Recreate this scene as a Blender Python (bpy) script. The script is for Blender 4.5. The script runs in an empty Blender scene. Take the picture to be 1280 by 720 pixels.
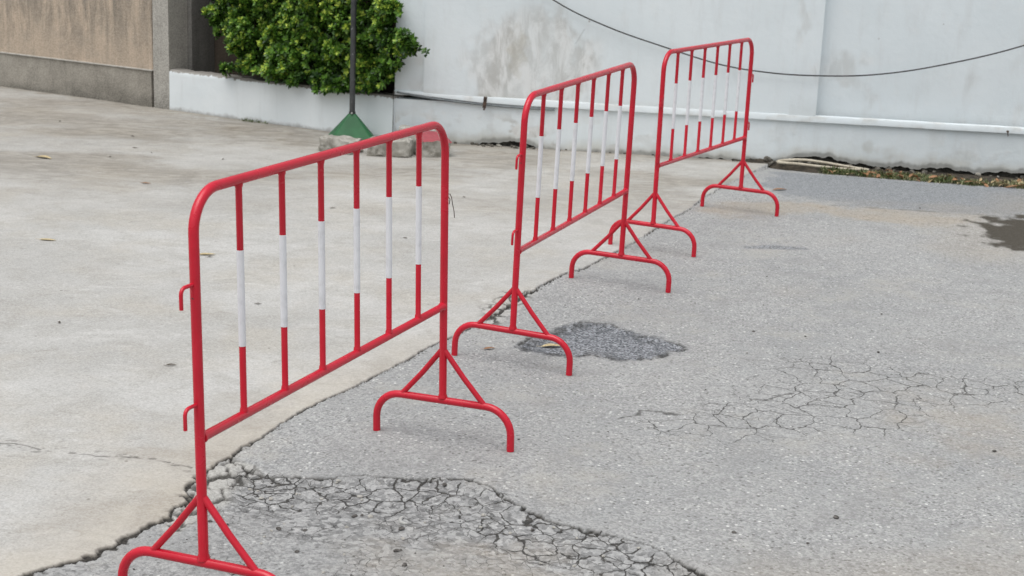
import bpy, bmesh, math, random
import numpy as np
from mathutils import Vector, Matrix, Euler

random.seed(7)
RNG = np.random.default_rng(11)
scene = bpy.context.scene
COL = scene.collection
PI = math.pi

# ------------------------------------------------------------------ helpers
def tag(o, label=None, cat=None, group=None, kind=None):
    if label: o["label"] = label
    if cat: o["category"] = cat
    if group: o["group"] = group
    if kind: o["kind"] = kind
    return o

def link(name, me, mat=None, parent=None, smooth=False):
    o = bpy.data.objects.new(name, me)
    COL.objects.link(o)
    if mat is not None:
        for m in (mat if isinstance(mat, (list, tuple)) else [mat]):
            me.materials.append(m)
    if parent is not None: o.parent = parent
    if smooth:
        me.polygons.foreach_set("use_smooth", [True] * len(me.polygons))
    return o

def empty(name, loc=(0, 0, 0), mat3=None):
    o = bpy.data.objects.new(name, None)
    COL.objects.link(o)
    o.empty_display_size = 0.1
    if mat3 is not None:
        m = mat3.to_4x4(); m.translation = Vector(loc); o.matrix_world = m
    else:
        o.location = loc
    return o

def np_mesh(name, V, F, smooth=True):
    """V (n,3) float, F (m,k) int array of equal sized faces"""
    me = bpy.data.meshes.new(name)
    V = np.asarray(V, np.float32); F = np.asarray(F, np.int32)
    k = F.shape[1]
    me.vertices.add(len(V)); me.vertices.foreach_set("co", V.ravel())
    me.loops.add(F.size); me.loops.foreach_set("vertex_index", F.ravel())
    me.polygons.add(len(F)); me.polygons.foreach_set("loop_start", np.arange(0, F.size, k, dtype=np.int32))
    me.update(calc_edges=True)
    if smooth: me.polygons.foreach_set("use_smooth", np.ones(len(F), bool))
    return me

def add_attr(me, name, a):
    at = me.attributes.new(name, 'FLOAT', 'POINT')
    at.data.foreach_set("value", np.asarray(a, np.float32).ravel())

class MB:
    """collects tubes, boxes into one mesh"""
    def __init__(s): s.v = []; s.f = []
    def tube(s, pts, r, n=16, caps=True):
        pts = [Vector(p) for p in pts]
        rs = r if isinstance(r, (list, tuple)) else [r] * len(pts)
        t0 = (pts[1] - pts[0]).normalized()
        a = Vector((0, 0, 1)) if abs(t0.z) < .9 else Vector((1, 0, 0))
        u = t0.cross(a).normalized()
        base = len(s.v)
        for i, p in enumerate(pts):
            if i == 0: t = t0
            elif i == len(pts) - 1: t = (pts[i] - pts[i - 1]).normalized()
            else: t = ((pts[i + 1] - pts[i]).normalized() + (pts[i] - pts[i - 1]).normalized()).normalized()
            u = (u - t * u.dot(t)).normalized(); w = t.cross(u)
            for k in range(n):
                an = 2 * PI * k / n
                s.v.append(p + (u * math.cos(an) + w * math.sin(an)) * rs[i])
        for i in range(len(pts) - 1):
            for k in range(n):
                k2 = (k + 1) % n
                s.f.append((base + i * n + k, base + i * n + k2, base + (i + 1) * n + k2, base + (i + 1) * n + k))
        if caps:
            s.f.append(tuple(base + k for k in range(n))[::-1])
            e = base + (len(pts) - 1) * n
            s.f.append(tuple(e + k for k in range(n)))
        return s
    def box(s, a, b):
        x0, y0, z0 = a; x1, y1, z1 = b
        o = len(s.v)
        s.v += [Vector(p) for p in ((x0,y0,z0),(x1,y0,z0),(x1,y1,z0),(x0,y1,z0),(x0,y0,z1),(x1,y0,z1),(x1,y1,z1),(x0,y1,z1))]
        for q in ((0,3,2,1),(4,5,6,7),(0,1,5,4),(1,2,6,5),(2,3,7,6),(3,0,4,7)):
            s.f.append(tuple(o + i for i in q))
        return s
    def mesh(s, name, smooth=True, angle=40):
        me = bpy.data.meshes.new(name)
        me.from_pydata(s.v, [], s.f)
        if smooth:
            me.polygons.foreach_set("use_smooth", [True] * len(me.polygons))
            me.set_sharp_from_angle(angle=math.radians(angle))
        me.update()
        return me
    def build(s, name, mat, parent=None, smooth=True, bevel=0):
        o = link(name, s.mesh(name, smooth), mat, parent)
        if bevel:
            md = o.modifiers.new("bevel", 'BEVEL'); md.width = bevel; md.segments = 2; md.limit_method = 'ANGLE'
        return o

def arc(c, a, b, r, n=8):
    """quarter arc round centre c from direction a to direction b"""
    c, a, b = Vector(c), Vector(a), Vector(b)
    return [c + a * (r * math.cos(PI / 2 * i / n)) + b * (r * math.sin(PI / 2 * i / n)) for i in range(n + 1)]

# ------------------------------------------------------------------ numpy noise
def _hash(ix, iy, seed):
    n = (ix.astype(np.int64) * 374761393 + iy.astype(np.int64) * 668265263 + seed * 974711) & 0x7fffffff
    n = ((n ^ (n >> 13)) * 1274126177) & 0x7fffffff
    n = (n ^ (n >> 16)) * 2246822519 & 0x7fffffff
    return ((n >> 5) & 0xffff) / 65535.0

def vnoise(x, y, seed=0):
    ix = np.floor(x); iy = np.floor(y); fx = x - ix; fy = y - iy
    fx = fx * fx * (3 - 2 * fx); fy = fy * fy * (3 - 2 * fy)
    a = _hash(ix, iy, seed); b = _hash(ix + 1, iy, seed); c = _hash(ix, iy + 1, seed); d = _hash(ix + 1, iy + 1, seed)
    return (a + (b - a) * fx) * (1 - fy) + (c + (d - c) * fx) * fy

def fbm(x, y, seed=0, o=4):
    s = 0; a = .5; t = 0
    for i in range(o):
        s = s + a * vnoise(x * 2 ** i + 17.3 * i, y * 2 ** i + 9.1 * i, seed + i); t += a; a *= .5
    return s / t

def voro(x, y, seed=0):
    """distance to cell edge (in cell units) and cell random value"""
    ix = np.floor(x); iy = np.floor(y)
    f1 = np.full(x.shape, 9.); f2 = np.full(x.shape, 9.); cid = np.zeros(x.shape)
    for dx in (-1, 0, 1):
        for dy in (-1, 0, 1):
            cx = ix + dx; cy = iy + dy
            px = cx + .1 + .8 * _hash(cx, cy, seed); py = cy + .1 + .8 * _hash(cx, cy, seed + 50)
            d = np.hypot(px - x, py - y)
            m = d < f1
            f2 = np.where(m, f1, np.minimum(f2, d)); cid = np.where(m, _hash(cx, cy, seed + 99), cid); f1 = np.where(m, d, f1)
    return (f2 - f1) * .5, cid

def sstep(a, b, x):
    t = np.clip((x - a) / (b - a), 0, 1); return t * t * (3 - 2 * t)

def d_line(x, y, pts):
    d = np.full(x.shape, 99.)
    for (ax, ay), (bx, by) in zip(pts[:-1], pts[1:]):
        dx, dy = bx - ax, by - ay
        t = np.clip(((x - ax) * dx + (y - ay) * dy) / (dx * dx + dy * dy + 1e-12), 0, 1)
        d = np.minimum(d, np.hypot(x - ax - t * dx, y - ay - t * dy))
    return d

def d_poly(x, y, pts):
    """signed distance: positive inside"""
    d = d_line(x, y, pts + pts[:1]); ins = np.zeros(x.shape, bool)
    for (ax, ay), (bx, by) in zip(pts, pts[1:] + pts[:1]):
        if ay == by: continue
        c = ((ay > y) != (by > y)) & (x < (bx - ax) * (y - ay) / (by - ay) + ax)
        ins ^= c
    return np.where(ins, d, -d)

# ------------------------------------------------------------------ node helper
class NT:
    def __init__(s, name):
        s.m = bpy.data.materials.new(name); s.m.use_nodes = True
        s.t = s.m.node_tree; s.b = s.t.nodes["Principled BSDF"]
        s.co = None
    def n(s, ty, **kw):
        nd = s.t.nodes.new(ty)
        for k, v in kw.items(): setattr(nd, k, v)
        return nd
    def put(s, sock, v):
        if isinstance(v, bpy.types.NodeSocket): s.t.links.new(v, sock)
        else:
            if isinstance(v, (tuple, list)) and len(v) == 3 and sock.type == 'RGBA': v = (*v, 1)
            sock.default_value = v
    def coord(s, scale=(1, 1, 1)):
        if s.co is None: s.co = s.n('ShaderNodeTexCoord').outputs['Object']
        if scale == (1, 1, 1): return s.co
        m = s.n('ShaderNodeMapping'); s.put(m.inputs['Vector'], s.co); m.inputs['Scale'].default_value = scale
        return m.outputs[0]
    def noise(s, sc, det=4, rough=.55, stretch=(1, 1, 1), dist=0):
        nd = s.n('ShaderNodeTexNoise'); s.put(nd.inputs['Vector'], s.coord(stretch))
        nd.inputs['Scale'].default_value = sc; nd.inputs['Detail'].default_value = det
        nd.inputs['Roughness'].default_value = rough; nd.inputs['Distortion'].default_value = dist
        return nd.outputs['Fac']
    def vor(s, sc, out='Distance', feature='F1', stretch=(1, 1, 1)):
        nd = s.n('ShaderNodeTexVoronoi', feature=feature); s.put(nd.inputs['Vector'], s.coord(stretch))
        nd.inputs['Scale'].default_value = sc
        return nd.outputs[out]
    def attr(s, name):
        return s.n('ShaderNodeAttribute', attribute_name=name).outputs['Fac']
    def math(s, op, a, b=0.0, clamp=False):
        nd = s.n('ShaderNodeMath', operation=op, use_clamp=clamp); s.put(nd.inputs[0], a); s.put(nd.inputs[1], b)
        return nd.outputs[0]
    def map(s, x, a, b, c=0.0, d=1.0):
        nd = s.n('ShaderNodeMapRange', interpolation_type='SMOOTHSTEP')
        s.put(nd.inputs[0], x)
        for i, v in enumerate((a, b, c, d)): nd.inputs[i + 1].default_value = v
        return nd.outputs[0]
    def mix(s, f, a, b, mode='MIX'):
        nd = s.n('ShaderNodeMix', data_type='RGBA', blend_type=mode)
        s.put(nd.inputs[0], f); s.put(nd.inputs[6], a); s.put(nd.inputs[7], b)
        return nd.outputs[2]
    def sep(s, v, i):
        nd = s.n('ShaderNodeSeparateXYZ'); s.put(nd.inputs[0], v); return nd.outputs[i]
    def bump(s, h, strength=.4, dist=.01, prev=None):
        nd = s.n('ShaderNodeBump'); s.put(nd.inputs['Height'], h)
        nd.inputs['Strength'].default_value = strength; nd.inputs['Distance'].default_value = dist
        if prev is not None: s.put(nd.inputs['Normal'], prev)
        return nd.outputs[0]
    def out(s, col=None, rough=None, normal=None, **kw):
        if col is not None: s.put(s.b.inputs['Base Color'], col)
        if rough is not None: s.put(s.b.inputs['Roughness'], rough)
        if normal is not None: s.put(s.b.inputs['Normal'], normal)
        for k, v in kw.items(): s.put(s.b.inputs[k.replace('_', ' ')], v)
        return s.m

# ------------------------------------------------------------------ materials
def mat_red():
    t = NT('red_paint')
    big = t.noise(9, 4); chip = t.noise(48, 5, .62, dist=.4)
    c = t.mix(t.map(big, .35, .7), (.52, .007, .024), (.59, .010, .032))
    scuff = t.map(t.noise(25, 6, .7, (1, 1, .35)), .66, .76)
    c = t.mix(t.math('MULTIPLY', scuff, .16), c, (.66, .08, .10))
    ch = t.map(chip, .725, .745)
    c = t.mix(ch, c, (.07, .035, .03))
    r = t.mix(t.map(big, .3, .7), (.17,)*3, (.30,)*3)
    return t.out(c, r, t.bump(t.math('ADD', t.noise(30, 3), t.math('MULTIPLY', ch, -.6)), .12, .003), Specular_IOR_Level=.5)

def mat_band():
    t = NT('white_band')
    c = t.mix(t.map(t.noise(35, 5), .45, .75), (.78, .79, .82), (.66, .67, .69))
    c = t.mix(t.map(t.noise(60, 5, .7), .7, .78), c, (.42, .40, .38))
    return t.out(c, .42, t.bump(t.noise(50, 2), .08, .002))

def mat_asphalt():
    t = NT('asphalt')
    macro = t.noise(1.1, 5, .6); mid = t.noise(7, 5, .6); fine = t.noise(70, 4, .7)
    def warped(amp, sc):
        nd = t.n('ShaderNodeTexNoise'); t.put(nd.inputs['Vector'], t.coord()); nd.inputs['Scale'].default_value = sc; nd.inputs['Detail'].default_value = 4
        vm = t.n('ShaderNodeVectorMath', operation='MULTIPLY_ADD'); t.put(vm.inputs[0], nd.outputs['Color'])
        vm.inputs[1].default_value = (amp, amp, 0); t.put(vm.inputs[2], t.coord()); return vm.outputs[0]
    def edges(amp, nsc, sc):
        vo = t.n('ShaderNodeTexVoronoi', feature='DISTANCE_TO_EDGE', voronoi_dimensions='2D'); t.put(vo.inputs['Vector'], warped(amp, nsc)); vo.inputs['Scale'].default_value = sc
        return vo.outputs['Distance']
    c = t.mix(t.map(macro, .33, .67), (.275, .284, .286), (.362, .367, .362))
    c = t.mix(t.map(mid, .35, .7), c, (.335, .337, .332))
    # aggregate: stones of several greys, some light chips, pits between them
    g1 = t.sep(t.vor(150, 'Color'), 0)
    stone = t.mix(g1, (.13, .13, .132), (.58, .58, .572))
    gm = t.map(t.noise(2.3, 5, .7), .35, .65, .26, .48)
    c = t.mix(gm, c, stone)
    g2 = t.sep(t.vor(75, 'Color'), 1)
    bright = t.math('MULTIPLY', t.map(g2, .91, .95), t.map(t.vor(75), .42, .28))
    c = t.mix(t.math('MULTIPLY', bright, .75), c, (.72, .72, .70))
    darkp = t.math('MULTIPLY', t.map(g2, .15, .09), t.map(t.vor(75), .46, .28))
    c = t.mix(t.math('MULTIPLY', darkp, .75), c, (.10, .098, .093))
    c = t.mix(t.map(fine, .50, .72), c, (.245, .245, .24))
    c = t.mix(t.math('MULTIPLY', t.map(t.noise(24, 6, .72), .58, .70), .55), c, (.19, .188, .182))
    c = t.mix(t.math('MULTIPLY', t.map(t.noise(30, 6, .72, (1.0, 1.05, 1)), .60, .72), .45), c, (.56, .56, .55))
    blot = t.math('MULTIPLY', t.map(t.noise(3.2, 6, .72), .50, .66), .42)
    c = t.mix(blot, c, (.25, .25, .248))
    c = t.mix(t.math('MULTIPLY', t.map(t.noise(1.9, 6, .7), .52, .68), .45), c, (.40, .385, .35))
    oil = t.math('MULTIPLY', t.map(t.noise(1.4, 7, .74, (.8, 1.5, 1), .8), .60, .70), .35)
    c = t.mix(oil, c, (.17, .168, .165))
    # attributes
    c = t.mix(t.math('MULTIPLY', t.attr('dark'), .85), c, t.mix(g1, (.12, .13, .142), (.31, .325, .34)))
    pst = t.mix(t.sep(t.vor(135, 'Color'), 2), (.045, .05, .058), (.37, .385, .41))
    pst = t.mix(t.math('MULTIPLY', t.map(t.noise(16, 6, .75), .48, .64), .7), pst, (.105, .112, .122))
    c = t.mix(t.attr('patch'), c, pst)
    c = t.mix(t.math('MULTIPLY', t.attr('chip'), .9), c, t.mix(g1, (.36, .352, .325), (.50, .492, .465)))
    rz = t.attr('broken')
    crumb = t.mix(t.sep(t.vor(62, 'Color'), 0), (.075, .076, .077), (.50, .50, .495))
    c = t.mix(t.math('MULTIPLY', rz, .58), c, crumb)
    c = t.mix(t.math('MULTIPLY', rz, t.map(t.noise(20, 6, .78), .54, .67)), c, (.115, .116, .116))
    c = t.mix(t.math('MULTIPLY', t.attr('sand'), .8), c, t.mix(t.map(fine, .3, .7), (.43, .375, .30), (.285, .245, .195)))
    c = t.mix(t.math('MULTIPLY', t.attr('sand'), t.map(t.noise(28, 6, .75), .54, .66)), c, (.15, .125, .095))
    wetc = t.mix(g1, (.048, .041, .031), (.080, .071, .056))
    c = t.mix(t.math('MULTIPLY', t.attr('wet'), t.map(t.noise(12, 6, .7, (.7, 1.6, 1)), .72, .62, .35, 1.0)), c, wetc)
    # crazing: thin cracks between irregular plates
    wob = t.noise(5, 4, .6)
    cz = t.attr('craze')
    w_b = t.math('MULTIPLY', t.map(wob, .34, .64, .022, .040), cz)
    k_b = t.math('SUBTRACT', 1.0, t.math('DIVIDE', edges(.12, 9, 9.2), t.math('ADD', w_b, .0005)), True)
    w_b2 = t.math('MULTIPLY', t.map(t.noise(4, 3, .6), .50, .66, 0, .035), cz)
    k_b2 = t.math('SUBTRACT', 1.0, t.math('DIVIDE', edges(.08, 12, 19), t.math('ADD', w_b2, .0005)), True)
    ca = t.attr('craze_near')
    w_a = t.math('MULTIPLY', t.map(wob, .36, .62, .030, .075), ca)
    k_a = t.math('SUBTRACT', 1.0, t.math('DIVIDE', edges(.10, 12, 15), t.math('ADD', w_a, .0005)), True)
    w_a2 = t.math('MULTIPLY', t.map(t.noise(7, 3, .6), .42, .62, 0, .06), rz)
    k_a2 = t.math('SUBTRACT', 1.0, t.math('DIVIDE', edges(.06, 18, 30), t.math('ADD', w_a2, .0005)), True)
    k = t.math('MAXIMUM', t.math('MAXIMUM', t.math('MULTIPLY', t.map(k_b, 0, .75), .85), t.math('MULTIPLY', t.map(k_b2, 0, .6), .7)),
               t.math('MAXIMUM', t.map(k_a, 0, .5), t.math('MULTIPLY', t.map(k_a2, 0, .6), .75)))
    k = t.math('MULTIPLY', k, t.map(fine, .25, .45, .55, .92))
    ck = t.math('MAXIMUM', k, t.attr('crack'))
    c = t.mix(ck, c, t.mix(t.map(fine, .4, .7), (.022, .021, .019), (.075, .07, .062)))
    r = .9
    h = t.math('ADD', t.math('MULTIPLY', t.vor(150), -.6), t.math('MULTIPLY', t.noise(45, 4, .7), 1.0))
    h = t.math('SUBTRACT', h, t.math('MULTIPLY', k, 1.2))
    return t.out(c, r, t.bump(h, .6, .006), Specular_IOR_Level=.3)

def mat_concrete():
    t = NT('concrete')
    macro = t.noise(.8, 7, .66); mid = t.noise(4.2, 7, .7, dist=.6); brush = t.noise(5, 7, .74, (.75, 1.7, 1), 1.6)
    fine = t.noise(90, 4, .7); warm = t.noise(1.5, 6, .65)
    c = t.mix(t.map(macro, .36, .64), (.365, .360, .345), (.485, .482, .468))
    c = t.mix(t.math('MULTIPLY', t.map(warm, .45, .68), .6), c, (.41, .375, .315))
    c = t.mix(t.math('MULTIPLY', t.map(mid, .47, .66), .55), c, (.315, .30, .272))
    c = t.mix(t.math('MULTIPLY', t.map(brush, .53, .68), .55), c, (.565, .562, .545))
    c = t.mix(t.math('MULTIPLY', t.map(t.noise(12, 7, .76, (.7, 1.3, 1), 1.0), .56, .68), .6), c, (.265, .252, .228))
    c = t.mix(t.math('MULTIPLY', t.map(t.noise(26, 6, .76), .57, .70), .55), c, (.27, .26, .24))
    c = t.mix(t.math('MULTIPLY', t.map(t.noise(19, 6, .76, (.8, 1.25, 1)), .58, .70), .5), c, (.63, .628, .615))
    g1 = t.sep(t.vor(190, 'Color'), 0)
    c = t.mix(.24, c, t.mix(g1, (.22, .215, .20), (.72, .715, .69)))
    c = t.mix(t.math('MULTIPLY', t.map(fine, .56, .72), .6), c, (.25, .24, .22))
    spots = t.math('MULTIPLY', t.map(t.vor(9), .07, .03), t.map(t.sep(t.vor(9, 'Color'), 0), .70, .8))
    c = t.mix(t.math('MULTIPLY', spots, .7), c, (.12, .11, .10))
    c = t.mix(t.math('MULTIPLY', t.attr('stain'), .85), c, t.mix(t.map(brush, .38, .62), (.17, .148, .117), (.315, .287, .243)))
    c = t.mix(t.math('MULTIPLY', t.attr('sand'), .6), c, t.mix(t.map(mid, .4, .6), (.48, .425, .335), (.36, .31, .245)))
    c = t.mix(t.attr('crack'), c, t.mix(t.map(fine, .4, .7), (.025, .023, .02), (.09, .083, .072)))
    h = t.math('ADD', t.math('MULTIPLY', fine, .6), t.math('MULTIPLY', mid, .9))
    return t.out(c, .9, t.bump(h, .4, .006), Specular_IOR_Level=.25)

def mat_white_wall(name='white_wall_paint', cool=0.0):
    t = NT(name)
    macro = t.noise(1.6, 5); mid = t.noise(9, 5, .6)
    c = t.mix(t.map(macro, .3, .7), (.70, .762, .79), (.745, .80, .825))
    c = t.mix(t.math('MULTIPLY', t.map(t.noise(4, 6, .62, (3.0, 3.0, .6)), .48, .75), .35), c, (.60, .625, .63))
    c = t.mix(t.math('MULTIPLY', t.map(mid, .55, .78), .25), c, (.77, .79, .79))
    sp = t.math('MULTIPLY', t.map(t.vor(5), .05, .025), t.map(t.sep(t.vor(5, 'Color'), 0), .72, .8))
    c = t.mix(t.math('MULTIPLY', sp, .6), c, (.30, .29, .27))
    peel = t.attr('peel')
    pc = t.mix(t.map(t.noise(4.5, 7, .68, (2.0, 2.0, .8), .6), .40, .60), (.46, .455, .43), (.74, .745, .735))
    c = t.mix(peel, c, pc)
    c = t.mix(t.math('MULTIPLY', t.attr('grime'), .85), c, t.mix(t.map(mid, .35, .65), (.36, .33, .26), (.54, .52, .45)))
    c = t.mix(t.attr('seam'), c, (.12, .12, .115))
    h = t.math('ADD', t.noise(14, 5, .6), t.math('MULTIPLY', t.attr('peel'), -.5))
    return t.out(c, .72, t.bump(h, .22, .012), Specular_IOR_Level=.3)

def mat_tan():
    t = NT('tan_stucco')
    st = t.noise(2.6, 7, .72, (3.0, 3.0, .42), .5); st2 = t.noise(7, 6, .7, (2.6, 2.6, .40), .4); m = t.noise(2.0, 6, .65); bl = t.noise(4.5, 7, .75)
    c = t.mix(t.map(m, .35, .65), (.52, .425, .33), (.60, .48, .37))
    low = t.map(t.math('ADD', t.sep(t.coord(), 2), t.math('MULTIPLY', m, .5)), .50, 1.05)
    c = t.mix(t.math('MULTIPLY', t.map(bl, .44, .66), .55), c, (.36, .315, .26))
    c = t.mix(t.math('MULTIPLY', t.map(st, .42, .62), t.math('ADD', .22, t.math('MULTIPLY', low, .68))), c, (.20, .18, .15))
    c = t.mix(t.math('MULTIPLY', t.map(st2, .54, .68), t.math('MULTIPLY', low, .6)), c, (.17, .155, .13))
    c = t.mix(t.math('MULTIPLY', t.map(t.noise(30, 6, .75), .55, .70), .4), c, (.24, .21, .175))
    c = t.mix(.24, c, t.mix(t.sep(t.vor(120, 'Color'), 0), (.18, .15, .12), (.70, .60, .50)))
    return t.out(c, .9, t.bump(t.noise(80, 4, .75), .6, .008), Specular_IOR_Level=.2)

def mat_grey(name, a, b, streak=.5, grain=.25):
    t = NT(name)
    c = t.mix(t.map(t.noise(3.5, 6, .65), .33, .68), a, b)
    c = t.mix(t.math('MULTIPLY', t.map(t.noise(4, 6, .7, (3, 3, .5)), .48, .7), streak), c, tuple(x * .48 for x in a))
    c = t.mix(t.math('MULTIPLY', t.attr('grime'), .8), c, (.06, .058, .048))
    c = t.mix(grain, c, t.mix(t.sep(t.vor(150, 'Color'), 0), tuple(x * .4 for x in a), tuple(min(.7, x * 1.7) for x in b)))
    return t.out(c, .9, t.bump(t.noise(70, 4, .7), .5, .006))

def mat_planter():
    t = NT('planter_paint')
    z = t.sep(t.coord(), 2); n = t.noise(9, 6, .65)
    c = t.mix(t.map(t.noise(2, 5), .3, .7), (.735, .79, .82), (.775, .82, .84))
    c = t.mix(t.math('MULTIPLY', t.map(t.noise(4, 6, .65, (3, 3, .4)), .5, .75), .3), c, (.60, .63, .64))
    edge = t.map(t.math('ADD', z, t.math('MULTIPLY', t.noise(22, 5, .6), .06)), .325, .335)
    c = t.mix(edge, c, t.mix(n, (.20, .19, .175), (.38, .36, .33)))
    sp = t.math('MULTIPLY', t.map(t.vor(6), .10, .06), t.map(t.sep(t.vor(6, 'Color'), 0), .82, .86))
    c = t.mix(sp, c, (.13, .13, .12))
    low = t.map(t.math('ADD', z, t.math('MULTIPLY', t.noise(14, 5, .65), -.07)), .0, -.05)
    c = t.mix(t.math('MULTIPLY', low, .8), c, (.26, .25, .23))
    return t.out(c, .75, t.bump(t.noise(18, 5), .2, .01))

def mat_leaf(name, dark, mid, light, tr=.12):
    t = NT(name)
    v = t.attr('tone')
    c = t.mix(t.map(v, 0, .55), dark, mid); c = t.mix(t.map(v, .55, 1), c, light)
    t.b.inputs['Transmission Weight'].default_value = 0
    return t.out(c, .38, None, Specular_IOR_Level=.45, Subsurface_Weight=0.0)

def mat_simple(name, a, b, sc=12, rough=.7, bump=.2, metallic=0.0, chips=None):
    t = NT(name)
    c = t.mix(t.map(t.noise(sc, 6, .65), .35, .66), a, b)
    if chips: c = t.mix(t.map(t.noise(sc * 2.5, 6, .7), .62, .68), c, chips)
    return t.out(c, rough, t.bump(t.noise(sc * 5, 4, .7), bump, .006), Metallic=metallic)

M = dict(
    red=mat_red(), band=mat_band(), asphalt=mat_asphalt(), concrete=mat_concrete(), white=mat_white_wall(),
    tan=mat_tan(), plinth=mat_grey('grey_plinth', (.27, .25, .215), (.37, .345, .30), .5),
    pillar=mat_grey('pillar_concrete', (.335, .32, .29), (.42, .40, .365), .3, .4),
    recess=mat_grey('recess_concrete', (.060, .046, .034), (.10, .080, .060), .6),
    inner=mat_grey('inner_concrete', (.15, .145, .135), (.20, .195, .18), .5),
    planter=mat_planter(),
    soil=mat_simple('soil', (.022, .019, .014), (.075, .06, .042), 25, .95, .9),
    footing=mat_simple('footing', (.035, .034, .03), (.12, .115, .10), 22, .95, .9),
    leaf=mat_leaf('hedge_leaf', (.013, .044, .008), (.115, .25, .030), (.54, .66, .10)),
    grass=mat_leaf('grass_blade', (.045, .07, .018), (.10, .14, .04), (.36, .32, .18)),
    litter=mat_leaf('dry_leaf', (.14, .065, .03), (.30, .15, .07), (.48, .36, .20)),
    yleaf=mat_simple('yellow_leaf', (.42, .33, .17), (.60, .50, .30), 60, .6),
    bark=mat_simple('bark', (.05, .038, .025), (.11, .085, .06), 30, .9, .6),
    pole=mat_simple('pole_metal', (.045, .048, .05), (.085, .09, .092), 8, .30, .1, .35, (.30, .31, .31)),
    green=mat_simple('green_paint', (.008, .085, .026), (.013, .115, .036), 10, .6, .15, 0.0, (.03, .12, .055)),
    stone=mat_simple('block_concrete', (.235, .222, .19), (.43, .415, .375), 14, .92, .9, 0.0, (.17, .16, .14)),
    pale=mat_simple('pale_concrete', (.36, .345, .31), (.48, .465, .43), 14, .92, .7),
    redstone=mat_simple('worn_red_paint', (.36, .07, .085), (.30, .055, .07), 16, .8, .5, 0.0, (.34, .26, .23)),
    rubber=mat_simple('black_cable', (.02, .02, .021), (.05, .05, .05), 30, .55, .1),
    hose=mat_simple('cream_hose', (.46, .41, .32), (.58, .53, .43), 20, .6, .2),
    ledge_shadow_line=mat_simple('ledge_shadow_grey', (.13, .15, .16), (.22, .24, .25), 20, .5, .2),  # dark grey for the imitated shadow line under the ledge
    rust=mat_simple('rust', (.05, .035, .028), (.12, .08, .06), 40, .85, .5),
    pebble=mat_simple('pebble', (.06, .055, .05), (.16, .15, .14), 40, .9, .4),
    shard=mat_simple('pale_shard', (.42, .42, .40), (.52, .52, .50), 40, .6, .2),
    flat=mat_simple('dark_rubble', (.06, .055, .045), (.18, .165, .14), 25, .95, .7),
)

# ------------------------------------------------------------------ barriers: where they stand
CAM_H, CAM_P, CAM_R, CAM_F = 1.59743, 0.24257, 0.04098, 1875.64
L_, RAIL, BAR_Z, APEX, FOOT_W = (1.31062, 0.42904, 0.14186, 0.28889, 0.45387)
BARRIERS = [(-0.67556, 3.1718, 0.37454, 0.0072, -0.01801, 0.00735), (0.0074, 5.2899, 0.36663, 0.01745, 0.02131, -0.0022), (0.69329, 7.3849, 0.47616, 0.00023, 0.00456, -0.00515)]
def barrier_frame(p):
    x, y, a, la, lc, z0 = p
    d = Vector((math.sin(a), math.cos(a), 0)); n = Vector((math.cos(a), -math.sin(a), 0)); u = Vector((0, 0, 1))
    d2 = (d + u * la).normalized(); u2 = (u - d * la + n * lc)
    n2 = d2.cross(u2).normalized(); u2 = n2.cross(d2).normalized()
    return Vector((x, y, z0)), d2, -n2, u2        # origin, local X, Y, Z
FEET = []
for p in BARRIERS:
    o, X, Y, Z = barrier_frame(p)
    for s in (0, L_):
        for q in (-1, 1): FEET.append(o + X * s + Y * (q * FOOT_W / 2))

# ------------------------------------------------------------------ ground
JOINT = [(-1.9, 2.6), (-1.5, 3.0), (-1.282, 3.228), (-1.14, 3.37), (-1.087, 3.422), (-1.022, 3.505), (-0.981, 3.58), (-0.954, 3.655), (-0.914, 3.735), (-0.895, 3.885), (-0.888, 4.007), (-0.857, 4.099), (-0.827, 4.223), (-0.805, 4.295), (-0.718, 4.513), (-0.625, 4.768), (-0.516, 4.996), (-0.396, 5.235), (-0.295, 5.491), (-0.212, 5.662), (-0.124, 5.867), (0.003, 6.2), (0.179, 6.561), (0.294, 6.768), (0.466, 7.225), (0.656, 7.662), (0.82, 8.097), (0.994, 8.506), (1.137, 8.946), (1.313, 9.377), (1.575, 9.963), (1.724, 10.302), (1.77, 10.419), (1.80, 13.5)]
CRACK_A = [(-0.818, 4.21), (-0.751, 4.131), (-0.697, 4.092), (-0.615, 4.088), (-0.533, 4.078), (-0.443, 4.108), (-0.349, 4.099), (-0.256, 4.097), (-0.163, 4.094), (-0.093, 4.083), (-0.026, 4.022), (0.025, 3.937), (0.081, 3.885), (0.135, 3.823), (0.243, 3.79), (0.316, 3.743), (0.368, 3.722), (0.427, 3.66), (0.463, 3.603), (0.517, 3.53), (.60, 3.40)]
REG_A = [(-0.777, 4.148), (-0.627, 4.087), (-0.465, 4.092), (-0.163, 4.101), (0.001, 3.995), (0.113, 3.832), (0.285, 3.772), (0.464, 3.613), (0.58, 3.45), (0.42, 3.33), (0.148, 3.406), (-0.012, 3.556), (-0.219, 3.585), (-0.423, 3.565), (-0.601, 3.649), (-0.734, 3.798), (-0.801, 4.029)]
CHIPS = [(-0.908, 3.752), (-0.897, 3.926), (-0.873, 4.046), (-0.813, 4.211), (-0.745, 4.165), (-0.709, 4.09), (-0.756, 4.034), (-0.772, 3.88), (-0.808, 3.79), (-0.843, 3.704), (-0.866, 3.664)]
REG_B = [(0.361, 4.703), (0.448, 4.822), (0.613, 4.843), (0.821, 4.975), (0.915, 5.19), (0.945, 5.424), (1.128, 5.612), (1.277, 5.579), (1.436, 5.50), (1.622, 5.44), (2.25, 5.42), (2.25, 5.12), (1.75, 5.06), (1.56, 4.95), (1.287, 4.659), (1.101, 4.583), (0.953, 4.618), (0.786, 4.544), (0.585, 4.573), (0.403, 4.551)]
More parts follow.
